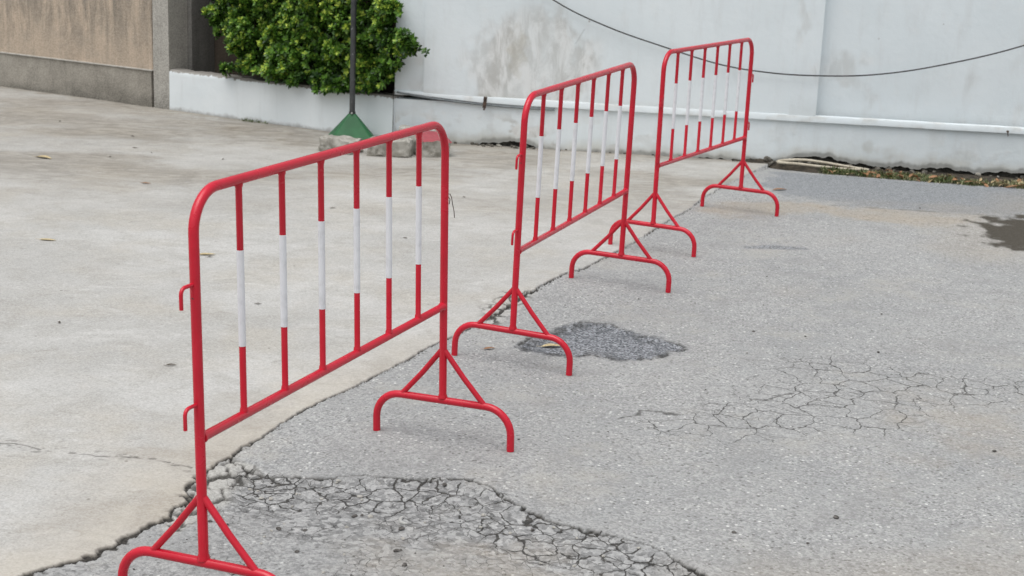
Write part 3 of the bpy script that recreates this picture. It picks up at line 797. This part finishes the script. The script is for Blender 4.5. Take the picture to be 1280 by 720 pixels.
tw = left_frame(7.5, 'tan_wall')
tag(tw, 'tan stucco boundary wall with dark vertical streaks and a grey plinth, at far left', 'wall')
Wt = 7.5 - 2.38
wall_part('stucco_panel', np.arange(0, Wt, .03), np.concatenate([np.arange(.288, 1.3, .03), np.arange(1.3, 2.6, .1)]), f_rough(281, .018, .0), .2, M['tan'], tw)
def f_tpl(u, v):
    n = fbm(u * 3, v * 6, 291, 5)
    return (n - .5) * .010, dict(grime=np.clip((1 - sstep(.0, .17, v + (n - .5) * .30 - .04 * sstep(2.6, 1.4, u))) * .85 + sstep(.50, .72, fbm(u * 4, v * 3, 293, 5)) * .35, 0, 1)), v
wall_part('grey_plinth', np.arange(0, Wt, .02), np.linspace(-.05, .287, 22), f_tpl, .2, M['plinth'], tw)
mb = MB().box((0, -.012, .2875), (Wt, .03, .297)); mb.build('plinth_cap', M['pale'], tw, False, .003)

# ------------------------------------------------------------------ leaves
def leaf_mesh(name, P, D, N, Ln, Wd, tone, fold=.25):
    """P base points, D direction, N normal (n,3); a folded leaf of four triangles each"""
    n = len(P); Sd = np.cross(D, N); Sd /= np.linalg.norm(Sd, axis=1)[:, None] + 1e-9
    N = np.cross(Sd, D)
    L = Ln[:, None]; W = Wd[:, None]
    b = P; c = P + D * L * .55 - N * W * fold; l = P + D * L * .6 + Sd * W * .5 + N * W * .1; r = P + D * L * .6 - Sd * W * .5 + N * W * .1
    tp = P + D * L - N * L * .12
    V = np.stack([b, c, l, r, tp], 1).reshape(-1, 3)
    o = (np.arange(n) * 5)[:, None]
    F = np.stack([o + [0, 1, 2], o + [0, 3, 1], o + [1, 4, 2], o + [1, 3, 4]], 1).reshape(-1, 3)
    me = np_mesh(name, V, F, smooth=False)
    add_attr(me, 'tone', np.repeat(tone, 5))
    return me
def unit(a): return a / (np.linalg.norm(a, axis=-1, keepdims=True) + 1e-9)

hd = empty('hedge', LW(.95, -.25, .25))
tag(hd, 'dense green hedge of small glossy leaves spilling over the low white planter wall', 'hedge')
def make_hedge():
    n = 6200
    s = RNG.uniform(-.05, 2.0, n); z = RNG.uniform(.22, 1.75, n)
    smax = np.interp(z, [.2, .30, .41, .58, .88, 1.3, 1.8], [.6, 1.40, 1.64, 1.81, 1.92, 1.95, 1.7]) + (fbm(z * 9, s * 0, 301, 3) - .5) * .22
    smin = .06 + (fbm(z * 8, s * 0 + 4, 303, 3) - .5) * .16
    zmin = .375 + (fbm(s * 8, z * 0, 305, 3) - .5) * .10 - .05 * sstep(1.3, .9, s)
    ok = (s < smax) & (s > smin) & (z > zmin) & (z < 1.7 + (fbm(s * 6, s, 307, 2) - .5) * .3)
    s, z = s[ok], z[ok]
    # sprays that reach past the corner in front of the white wall
    es, ez = [], []
    for cs, cz, rs, rz, k in ((-.10, .70, .13, .075, 70), (.02, .50, .07, .075, 40), (.0, .93, .07, .08, 40), (-.17, .71, .04, .04, 14), (.06, .8, .04, .2, 40), (.08, .45, .04, .05, 20)):
        a = RNG.normal(0, .5, (k, 2)); es += list(cs + a[:, 0] * rs); ez += list(cz + a[:, 1] * rz)
    ns = len(s); s = np.concatenate([s, es]); z = np.concatenate([z, ez]); m = len(s)
    lump = fbm(s * 5, z * 5, 311, 3); l2 = fbm(s * 13, z * 13, 313, 2)
    q = -.02 + .34 * (lump - .35) + .20 * (l2 - .5)
    q -= .16 * sstep(.25, .0, np.interp(z, [.2, .3, .41, .58, .88, 1.8], [.6, 1.38, 1.6, 1.76, 1.86, 1.8]) - s)
    dep = RNG.exponential(.055, m); dep[ns:] *= .3
    q = q - dep
    q[ns:] = .06 + RNG.uniform(-.05, .06, m - ns)
    q = np.where((z < .40), np.maximum(q, .015 + RNG.uniform(0, .05, m)), q)
    e = np.array(WLd); nn = np.array([-.524, -.852, 0]); up = np.array([0, 0, 1.])
    P = np.array([-.9, 10.74, 0]) + s[:, None] * e + q[:, None] * nn + z[:, None] * up
    A = unit(nn * .75 + up * .62 + RNG.normal(0, .42, (m, 3)))       # axis of each rosette
    k = 11
    t1 = unit(np.cross(A, RNG.normal(0, 1, (m, 3)))); t2 = np.cross(A, t1)
    Ps, Ds, Ns, Ls, Ws, Ts = [], [], [], [], [], []
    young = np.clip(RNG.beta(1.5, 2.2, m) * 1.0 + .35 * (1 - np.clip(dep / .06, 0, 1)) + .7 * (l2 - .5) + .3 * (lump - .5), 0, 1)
    size = RNG.uniform(.8, 1.2, m)
    for i in range(k):
        f = i / (k - 1)                     # 0 = outer, low leaf, 1 = inner, upright leaf
        an = i * 2.399 + RNG.uniform(-.3, .3, m)
        el = .12 + .95 * f + RNG.normal(0, .16, m)
        rad = np.cos(an)[:, None] * t1 + np.sin(an)[:, None] * t2
        D = unit(rad * np.cos(el)[:, None] + A * np.sin(el)[:, None])
        N = unit(A * np.cos(el)[:, None] - rad * np.sin(el)[:, None])
        Ps.append(P + A * (.020 * f)); Ds.append(D); Ns.append(N)
        Ls.append((.048 - .015 * f) * size * RNG.uniform(.85, 1.15, m)); Ws.append((.027 - .008 * f) * size)
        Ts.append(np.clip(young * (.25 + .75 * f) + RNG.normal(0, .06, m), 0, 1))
    cat = lambda a: np.concatenate(a)
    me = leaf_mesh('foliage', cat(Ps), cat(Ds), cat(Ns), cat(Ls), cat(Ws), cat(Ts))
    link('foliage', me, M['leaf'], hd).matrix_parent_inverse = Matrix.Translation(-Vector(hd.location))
    # stems
    for i in range(9):
        s0 = .15 + i * .17; b = LW(s0, -.30 + random.uniform(-.05, .05), .24); mb = MB()
        t = LW(s0 + random.uniform(-.1, .25), -.22, 1.45)
        mid = b.lerp(t, .5) + Vector((random.uniform(-.05, .05), random.uniform(-.05, .05), 0))
        mb.tube([b, mid, t], [.014, .010, .005], 8)
        for k_ in range(7):
            f = random.uniform(.15, .95); a = b.lerp(mid, f * 2) if f < .5 else mid.lerp(t, f * 2 - 1)
            c = a + Vector((-.524, -.852, 0)) * random.uniform(.08, .2) + Vector((random.uniform(-.15, .15), random.uniform(-.05, .05), random.uniform(.03, .16)))
            mb.tube([a, a.lerp(c, .5) + Vector((0, 0, .01)), c], [.006, .005, .003], 6)
        o = mb.build('stem', M['bark'], hd); o.matrix_parent_inverse = Matrix.Translation(-Vector(hd.location))
make_hedge()

# ------------------------------------------------------------------ sign post, blocks
gx, gy = -1.192, 10.70; g0 = gz(gx, gy)
sp = empty('sign_post', (gx, gy, g0))
tag(sp, 'dark metal pole standing in a green pyramid base in front of the hedge', 'pole')
def oct_ring(w, c, z): return [(w, -c, z), (w, c, z), (c, w, z), (-c, w, z), (-w, c, z), (-w, -c, z), (-c, -w, z), (c, -w, z)]
V = oct_ring(.165, .138, 0) + oct_ring(.165, .138, .012) + oct_ring(.03, .025, .178) + oct_ring(.024, .020, .184)
F = [(i + k * 8, (i + 1) % 8 + k * 8, (i + 1) % 8 + (k + 1) * 8, i + (k + 1) * 8) for k in range(3) for i in range(8)] + [tuple(range(24, 32)), tuple(range(7, -1, -1))]
me = bpy.data.meshes.new('base'); me.from_pydata(V, [], F)
b = link('pyramid_base', me, M['green'], sp); b.rotation_euler = (0, 0, math.radians(9))
md = b.modifiers.new('bevel', 'BEVEL'); md.width = .004; md.segments = 2
MB().tube([(0, -.004, .15), (0, -.002, .6), (0, 0, 1.2), (0, 0, 2.4)], .0205, 20).build('pole', M['pole'], sp)
MB().tube([(0, -.0, .172), (0, 0, .20)], .0245, 20).build('collar', M['pole'], sp)
MB().tube([(0.0, -.020, .192), (0.0, -.040, .192)], .006, 8).build('bolt', M['shard'], sp)

def rough_block(name, mat, size, loc, rot, seed, amp=.010, top_mat=None, cuts=14):
    bm = bmesh.new(); bmesh.ops.create_cube(bm, size=1)
    bmesh.ops.subdivide_edges(bm, edges=bm.edges[:], cuts=cuts, use_grid_fill=True)
    rs = np.random.default_rng(seed); off = rs.uniform(0, 50, 3)
    for v in bm.verts:
        p = v.co.copy()
        e = sum(1 for c in p if abs(abs(c) - .5) < .04)
        r = .5 * (1 - .05 * max(0, e - 1)); 
        q = Vector((p.x * size[0], p.y * size[1], p.z * size[2]))
        if e >= 2: q *= (1 - .07 * (e - 1))
        a = np.array([q.x]) * 18 + off[0]; b_ = np.array([q.y]) * 18 + off[1]; c_ = np.array([q.z]) * 18 + off[2]
        d = Vector((float(fbm(b_, c_, seed, 3)[0]) - .5, float(fbm(a, c_, seed + 3, 3)[0]) - .5, float(fbm(a, b_, seed + 5, 3)[0]) - .5))
        v.co = q + d * amp * 2
    me = bpy.data.meshes.new(name); bm.normal_update()
    for f in bm.faces:
        f.smooth = True
        if top_mat is not None and f.normal.z > .6: f.material_index = 1
    bm.to_mesh(me); bm.free()
    me.set_sharp_from_angle(angle=math.radians(30))
    o = link(name, me, [mat] + ([top_mat] if top_mat else []))
    o.location = loc; o.rotation_euler = rot
    return o
GK = 'broken kerb blocks lying by the green pole base'
for nm, mt, sz, lc, rt, lab, tm in (
    ('kerb_block', M['stone'], (.27, .17, .10), (-1.20, 10.13), (0, .02, -.50), 'flat grey concrete block lying just in front of the green pole base', None),
    ('kerb_block', M['stone'], (.285, .19, .115), (-.862, 10.06), (.03, 0, -.06), 'middle grey concrete block between the green base and the red-topped block', None),
    ('kerb_block', M['stone'], (.22, .42, .13), (-.615, 10.24), (.05, .06, .30), 'broken concrete block with faded red paint on top', M['redstone']),
    ('kerb_block', M['pale'], (.28, .14, .13), (-.70, 10.60), (0, .0, -.08), 'pale concrete block against the white wall behind the red-topped block', None)):
    o = rough_block(nm, mt, sz, (lc[0], lc[1], gz(*lc) + sz[2] * .46), rt, 401 + int(lc[0] * -100), .019, tm)
    tag(o, lab, 'block', GK)
o = rough_block('rubble', M['flat'], (.06, .05, .05), (-.885, 10.52, gz(-.885, 10.52) + .02), (.2, .3, .5), 7, .012, None, 5)
tag(o, 'small black lump beside the corner behind the kerb blocks', 'rubble')

# ------------------------------------------------------------------ cable, ledge shadow line, clamps, hose
cab = [(-.75, 1.75), (-.3, 1.38), (0.212, 1.046), (0.591, 0.883), (0.983, 0.766), (1.372, 0.666), (1.7, 0.628), (2.023, 0.624), (2.394, 0.650), (2.807, 0.732), (3.359, 0.90), (4.1, 1.22), (5.2, 1.80)]
cu = bpy.data.curves.new('c', 'CURVE')
def smooth_path(P, n=6):
    P = [Vector(p) for p in P]; out = []
    for i in range(len(P) - 1):
        a = P[max(i - 1, 0)]; b = P[i]; c = P[i + 1]; d = P[min(i + 2, len(P) - 1)]
        for k in range(n):
            t = k / n
            out.append(.5 * ((2 * b) + (c - a) * t + (2 * a - 5 * b + 4 * c - d) * t * t + (3 * b - a - 3 * c + d) * t ** 3))
    out.append(P[-1]); return out
mb = MB(); mb.tube(smooth_path([on_wall(x, z, .035) for x, z in cab]), .0048, 8)
tag(mb.build('cable', M['rubber']), 'thin black cable sagging across the white wall', 'cable')
ln = [(-.88, .349), (-.69, .325), (-.5, .309), (-.28, .296), (-.05, .289), (.25, .288)]
mb = MB(); mb.tube(smooth_path([on_wall(x, z - .003, .002) for x, z in ln]), .0075, 8)  # thin tube added as the dark shadow and seam line beneath the ledge
tag(mb.build('ledge_shadow_line', M['ledge_shadow_line']), 'thin grey line imitating the shadow and seam under the left end of the wall ledge', 'ledge_shadow_line')
p = on_wall(-.241, .308, .042)
br = MB(); br.box((-.012, -.006, -.035), (.012, .008, .045)); br.box((-.006, -.016, .028), (.010, .0, .042)); br.box((-.004, -.012, -.05), (.008, .0, -.034))
o = br.build('bracket', M['rust'], None, False, .002); o.location = p; o.rotation_euler = (0, .1, ang)
tag(o, 'small rusty iron bracket on the ledge near the peeling stain', 'bracket')
p = on_wall(3.313, .318, .036)
br = MB(); br.tube([(0, .0, 0), (0, -.012, 0)], .008, 10); br.tube([(0, -.008, -.004), (.004, -.012, -.03)], .003, 6)
o = br.build('wall_hook', M['rust']); o.location = p; tag(o, 'small dark hook on the ledge at the right end of the wall', 'hook')

# ------------------------------------------------------------------ soil strip, rubble, grass, litter
HOSE = [(2.40, 10.19, .0), (2.257, 10.218, .0), (2.099, 10.239, .012), (1.931, 10.262, .022), (1.867, 10.271, .023), (1.815, 10.285, .024), (1.802, 10.305, .026), (1.85, 10.325, .033), (1.97, 10.309, .044), (2.106, 10.290, .036), (2.281, 10.267, .012), (2.42, 10.245, .0)]
def strip_edge(x):  # front edge of the soil strip
    return float(np.interp(x, [1.55, 1.75, 2.05, 2.23, 2.44, 2.69, 3.02, 3.36, 5], [10.40, 10.33, 10.14, 10.04, 9.99, 9.92, 9.80, 9.76, 9.5]))
def wall_y(x): return 10.70 - .135 * (x + .5)
xs_ = np.arange(1.5, 5.0, .012); ts = np.linspace(0, 1, 26)
X_, T_ = np.meshgrid(xs_, ts)
fy = np.interp(X_, [1.55, 1.75, 2.05, 2.23, 2.44, 2.69, 3.02, 3.36, 5], [10.40, 10.33, 10.14, 10.04, 9.99, 9.92, 9.80, 9.76, 9.5]) + (fbm(X_ * 12, X_ * 0, 501, 4) - .5) * .09
Yw = wall_y(X_) + .10
Y_ = fy + (Yw - fy) * T_
zz = (sstep(0, .6, T_) * np.interp(X_, [1.5, 1.8, 2.1, 2.4, 5], [.005, .03, .036, .022, .02])) + (fbm(X_ * 22, Y_ * 22, 503, 4) - .5) * .030 * np.sin(np.clip(T_ * 1.0, 0, 1) * PI)
gzz = np.array([gz(a, b) for a, b in zip(X_.ravel(), Y_.ravel())]).reshape(X_.shape)
Z_ = gzz + zz - .010 * (1 - sstep(0, .12, T_)) + .004
ny, nx = X_.shape; idx = np.arange(ny * nx).reshape(ny, nx)
qd = np.stack([idx[:-1, :-1], idx[:-1, 1:], idx[1:, 1:], idx[1:, :-1]], -1).reshape(-1, 4)
tag(link('soil_strip', np_mesh('soil_strip', np.stack([X_.ravel(), Y_.ravel(), Z_.ravel()], 1), qd), M['soil']), kind='structure')
def soil_z(x, y):
    i = int(np.clip(round((x - 1.5) / .012), 0, nx - 1)); f, w = Y_[0, i], Y_[-1, i]
    j = int(np.clip(round((y - f) / (w - f) * (ny - 1)), 0, ny - 1)); return float(Z_[j, i])

hose = HOSE
mb = MB(); mb.tube(smooth_path([(a, b, max(c, soil_z(a, b) + .007)) for a, b, c in hose]), .0095, 10)
tag(mb.build('hose', M['hose']), 'cream plastic hose folded back on itself at the foot of the wall', 'hose')

# grass: tufts of blades
def make_grass():
    P, D, N, Ls, Ws, T = [], [], [], [], [], []
    def blade(x, y, z, h, tone):
        a = random.uniform(0, 2 * PI); tl = random.uniform(.1, 1.0)
        d = Vector((math.cos(a) * tl, math.sin(a) * tl, 1)).normalized()
        nrm = d.cross(Vector((-math.sin(a), math.cos(a), 0))).normalized()
        P.append((x, y, z)); D.append(tuple(d)); N.append(tuple(nrm)); Ls.append(h); Ws.append(random.uniform(.004, .008)); T.append(tone)
    for i in range(620):
        x = random.uniform(2.1, 4.9); f = random.random() ** 1.3 * .75 - .04
        y = strip_edge(x) + .02 + f * (wall_y(x) - .12 - strip_edge(x))
        if float(vnoise(np.array([x * 4.]), np.array([y * 6.]), 515)[0]) < .33: continue
        dry = random.random() < float(np.interp(x, [2.1, 2.9, 3.3], [.25, .35, .7]))
        for k in range(random.randint(8, 22)):
            xx = x + random.gauss(0, .022); yy = y + random.gauss(0, .018)
            blade(xx, yy, soil_z(xx, yy) - .004, random.uniform(.015, .042), random.uniform(.75, 1) if dry else random.uniform(.05, .7))
    for cx, s_, q_ in ((1.30, 1.30, .03), (1.2, 1.22, .025), (0, 1.36, .03)):      # a tuft at the planter's foot
        for k in range(26):
            p = LW(s_ + random.gauss(0, .04), q_ + abs(random.gauss(0, .012)), 0)
            blade(p.x, p.y, gz(p.x, p.y) - .003, random.uniform(.015, .04), random.uniform(.2, .7))
    me = leaf_mesh('grass', np.array(P), np.array(D), np.array(N), np.array(Ls), np.array(Ws), np.array(T), .1)
    tag(link('grass', me, M['grass']), 'short patchy grass on the soil strip under the white wall', 'grass', None, 'stuff')
make_grass()

def curled_leaf(name, L, W, mat, seed, tone=None):
    rs = random.Random(seed); n = 9; V = []; F = []
    curl = rs.uniform(.2, .9); bend = rs.uniform(-.4, .4)
    for i in range(n):
        t = i / (n - 1); w = W * math.sin(PI * min(1, t * .97 + .02)) ** .8 * (1.1 - .35 * t)
        zc = L * .10 * math.sin(PI * t) * curl + rs.uniform(0, .002)
        yb = bend * L * .3 * t * t
        for s in (-1, -.5, 0, .5, 1):
            V.append((L * (t - .5), yb + w * .5 * s, zc * .4 + abs(s) ** 1.6 * w * .30 * curl + .002))
    for i in range(n - 1):
        for j in range(4): F.append((i * 5 + j, i * 5 + j + 1, i * 5 + j + 6, i * 5 + j + 5))
    o0 = len(V); V += [(-L * .5, 0, .003), (-L * .5, .0022, .003), (-L * .72, .003 + bend * .01, .005), (-L * .72, .001 + bend * .01, .005)]
    F.append((o0, o0 + 1, o0 + 2, o0 + 3))
    me = bpy.data.meshes.new(name); me.from_pydata(V, [], F)
    me.polygons.foreach_set("use_smooth", [True] * len(me.polygons))
    if tone is not None: add_attr(me, 'tone', np.full(len(V), tone))
    o = link(name, me, mat)
    md = o.modifiers.new('solid', 'SOLIDIFY'); md.thickness = .0008
    return o
LEAVES = [(-2.982, 9.351, .13, 'yleaf', 'larger dry yellow leaf on the concrete at far left, towards the tan wall'),
          (-2.238, 7.035, .085, 'yleaf', 'pale yellow leaf lying on the concrete left of the nearest barrier'),
          (-1.441, 6.867, .085, 'yleaf', 'thin straw-coloured leaf seen through the nearest barrier, by its first bar'),
          (0.164, 5.590, .085, 'yleaf', 'yellow leaf lying in the dark asphalt patch'),
          (-0.076, 5.48, .05, 'litter', 'small brown leaf on the asphalt left of the dark patch'),
          (1.657, 9.313, .10, 'litter', 'brown leaf on the asphalt beside the far barrier'),
          (-2.164, 8.638, .06, 'litter', 'small dark leaf in the middle of the pale concrete')]
for i, (x, y, L, mt, lab) in enumerate(LEAVES):
    o = curled_leaf('leaf', L, L * .38, M[mt], 30 + i, .45)
    o.location = (x, y, gz(x, y) + .001); o.rotation_euler = (0, 0, random.uniform(-.5, .5))
    tag(o, lab, 'leaf', 'single leaves fallen on the ground')
for i, (x, y) in enumerate([(-1.413, 6.821), (-2.607, 9.515), (-2.693, 10.393), (-3.375, 10.983), (-3.1, 8.2), (-1.9, 9.6), (-1.0, 8.1), (-.55, 7.4), (-1.75, 5.6), (-1.2, 5.1), (-2.55, 9.9), (-2.4, 9.75), (-.3, 8.6), (-1.05, 6.0)]):
    o = curled_leaf('leaf_scrap', random.uniform(.02, .04), .012, M['bark'], 60 + i, random.uniform(.0, .5))
    o.location = (x, y, gz(x, y) + .001); o.rotation_euler = (0, 0, random.uniform(0, 6))
    tag(o, 'tiny dark scrap of dead leaf on the pale concrete', 'leaf', 'scraps of dead leaf on the concrete')
for i in range(95):                                    # litter along the grass strip
    x = random.uniform(2.12, 4.4); f = random.random() ** 1.6
    y = strip_edge(x) + f * (wall_y(x) - .12 - strip_edge(x)) - .01
    o = curled_leaf('dead_leaf', random.uniform(.04, .085), random.uniform(.018, .032), M['litter'], 100 + i, random.choice([.1, .45, .5, .6, .95, 1]))
    o.location = (x, y, max(soil_z(x, y), gz(x, y)) + random.uniform(.004, .02)); o.rotation_euler = (random.uniform(-.5, .5), random.uniform(-.5, .5), random.uniform(0, 6))
    tag(o, 'curled brown dead leaf in the grass under the white wall', 'leaf', 'dead leaves along the grass strip')

def stone_mesh(name, r, seed, flat=.6):
    bm = bmesh.new(); bmesh.ops.create_icosphere(bm, subdivisions=2, radius=1)
    rs = random.Random(seed); k = [Vector((rs.gauss(0, 1), rs.gauss(0, 1), rs.gauss(0, 1))).normalized() for _ in range(9)]
    cut = [rs.uniform(.55, .9) for _ in k]; st = (rs.uniform(.8, 1.4), rs.uniform(.7, 1.1), flat)
    for v in bm.verts:
        for n_, c in zip(k, cut):
            d = v.co.dot(n_)
            if d > c: v.co -= n_ * (d - c)
        v.co = Vector((v.co.x * st[0], v.co.y * st[1], v.co.z * st[2])) * r
    me = bpy.data.meshes.new(name); bm.to_mesh(me); bm.free()
    return me
PEBB = [(0.989, 5.892, 9), (0.917, 5.57, 6), (1.193, 5.851, 7), (1.444, 5.658, 10), (1.431, 4.562, 10), (1.565, 4.555, 10), (0.934, 3.941, 12), (0.631, 3.808, 8), (0.821, 3.752, 8), (0.723, 4.174, 7), (1.538, 5.762, 6), (0.701, 5.086, 5), (0.423, 5.794, 6), (0.267, 5.734, 6), (1.504, 5.31, 6), (0.328, 4.58, 5), (1.899, 5.724, 6), (1.596, 6.268, 7), (1.751, 6.253, 7), (2.423, 8.866, 12), (0.901, 7.307, 7), (.04, 4.425, 6), (1.9, 7.4, 9), (1.2, 6.9, 8), (2.3, 7.0, 9), (.55, 6.3, 7), (1.05, 4.2, 6)]
for i, (x, y, r) in enumerate(PEBB[:4] + PEBB[5:9:1] + PEBB[11:26:2]):
    r *= .72
    o = link('pebble', stone_mesh('pebble', r / 1000, i), M['pebble']); o.location = (x, y, gz(x, y) + r / 1000 * .4); o.rotation_euler = (0, 0, i)
    tag(o, 'tiny dark pebble lying loose on the grey asphalt', 'pebble', 'dark pebbles scattered on the asphalt')
k = 0
while k < 130:                                    # loose chips in the broken stretch
    x = random.uniform(-1.05, .5); y = random.uniform(3.2, 4.14); r = random.choice((.003, .004, .005, .006, .0085))
    xj = float(np.interp(y, [p[1] for p in JOINT], [p[0] for p in JOINT]))
    if x < xj + .03 or y > float(np.interp(x, [-.8, -.1, .08, .3, .5], [4.12, 4.08, 3.88, 3.74, 3.55])): continue
    pale = random.random() < .55
    o = link('stone_chip', stone_mesh('stone_chip', r, 200 + k), M['pale'] if pale else M['pebble']); o.location = (x, y, gz(x, y) + r * .35); o.rotation_euler = (0, 0, k)
    if pale: tag(o, 'small pale stone chip loose on the broken asphalt in the foreground', 'stone chip', 'pale chips on the broken asphalt')
    else: tag(o, 'small dark stone chip loose on the broken asphalt in the foreground', 'stone chip', 'dark chips on the broken asphalt')
    k += 1
# crescent shaped shard
mb = MB(); mb.tube([(.016 * math.cos(a), .026 * math.sin(a), .003) for a in np.linspace(1.9, 5.2, 12)], [.001, .003, .004, .005, .005, .005, .005, .005, .005, .004, .003, .001], 8)
o = mb.build('shard', M['shard']); o.location = (-.262, 3.815, gz(-.254, 3.821) + .001)
tag(o, 'pale crescent-shaped plastic shard on the cracked asphalt', 'shard')
# crumbled masonry along the foot of the wall
GR = 'crumbled dark rubble along the foot of the white wall'
k = 0
for a, b_, cnt, big in ((-.48, .22, 26, .030), (.25, 1.6, 16, .018), (1.7, 2.3, 24, .032), (2.3, 4.2, 22, .030)):
    for i in range(cnt):
        x = random.uniform(a, b_); r = random.uniform(.35, 1) * big
        y = wall_y(x) - random.uniform(-.05, .05) + .01
        zb = soil_z(x, y) if x > 1.72 else gz(x, y)
        o = link('rubble', stone_mesh('rubble', r, 300 + k), M['flat'] if random.random() < .8 else M['stone']); k += 1
        o.location = (x, y, zb + r * .3); o.rotation_euler = (random.uniform(-.4, .4), random.uniform(-.4, .4), random.uniform(0, 6))
        tag(o, ('dark lump of crumbled masonry at the wall foot between the near and far barriers' if x < 1.65 else 'dark lump of crumbled masonry under the wall behind the hose and grass'), 'rubble', GR)

# ------------------------------------------------------------------ light, sky, camera
w = bpy.data.worlds.new("World"); scene.world = w; w.use_nodes = True
nt = w.node_tree; bg = nt.nodes['Background']
sky = nt.nodes.new('ShaderNodeTexSky'); sky.sky_type = 'NISHITA'; sky.sun_disc = False
SUN_EL, SUN_AZ = math.radians(72), math.radians(215)       # azimuth clockwise from +Y
sky.sun_elevation = SUN_EL; sky.sun_rotation = SUN_AZ
sky.air_density = 1.6; sky.dust_density = 4.0; sky.ozone_density = 1.0
hs = nt.nodes.new('ShaderNodeHueSaturation'); hs.inputs['Saturation'].default_value = .22
nt.links.new(sky.outputs[0], hs.inputs['Color']); nt.links.new(hs.outputs[0], bg.inputs[0])
bg.inputs[1].default_value = .12
sl = bpy.data.lights.new('sun', 'SUN'); sl.energy = 1.4; sl.angle = math.radians(60); sl.color = (1, .985, .96)
so = bpy.data.objects.new('sun', sl); COL.objects.link(so)
dirv = Vector((math.sin(SUN_AZ) * math.cos(SUN_EL), math.cos(SUN_AZ) * math.cos(SUN_EL), math.sin(SUN_EL)))
so.rotation_euler = dirv.to_track_quat('Z', 'Y').to_euler()

cam = bpy.data.cameras.new('camera'); co = bpy.data.objects.new('camera', cam); COL.objects.link(co); scene.camera = co
cp, spn = math.cos(CAM_P), math.sin(CAM_P); c, s = math.cos(CAM_R), math.sin(CAM_R)
fwd = Vector((0, cp, -spn)); up = Vector((0, spn, cp)); rt = Vector((1, 0, 0))
r2 = rt * c + up * s; u2 = -rt * s + up * c
mm = Matrix((r2, u2, -fwd)).transposed().to_4x4(); mm.translation = Vector((0, 0, CAM_H)); co.matrix_world = mm
cam.sensor_width = 36; cam.lens = CAM_F / 1280 * 36; cam.clip_start = .05; cam.clip_end = 2000
cam.dof.use_dof = True; cam.dof.focus_distance = 4.6; cam.dof.aperture_fstop = 9

vs_ = scene.view_settings
vs_.view_transform = 'Standard'; vs_.look = 'None'; vs_.gamma = 1; vs_.exposure = 0.2; vs_.use_curve_mapping = False
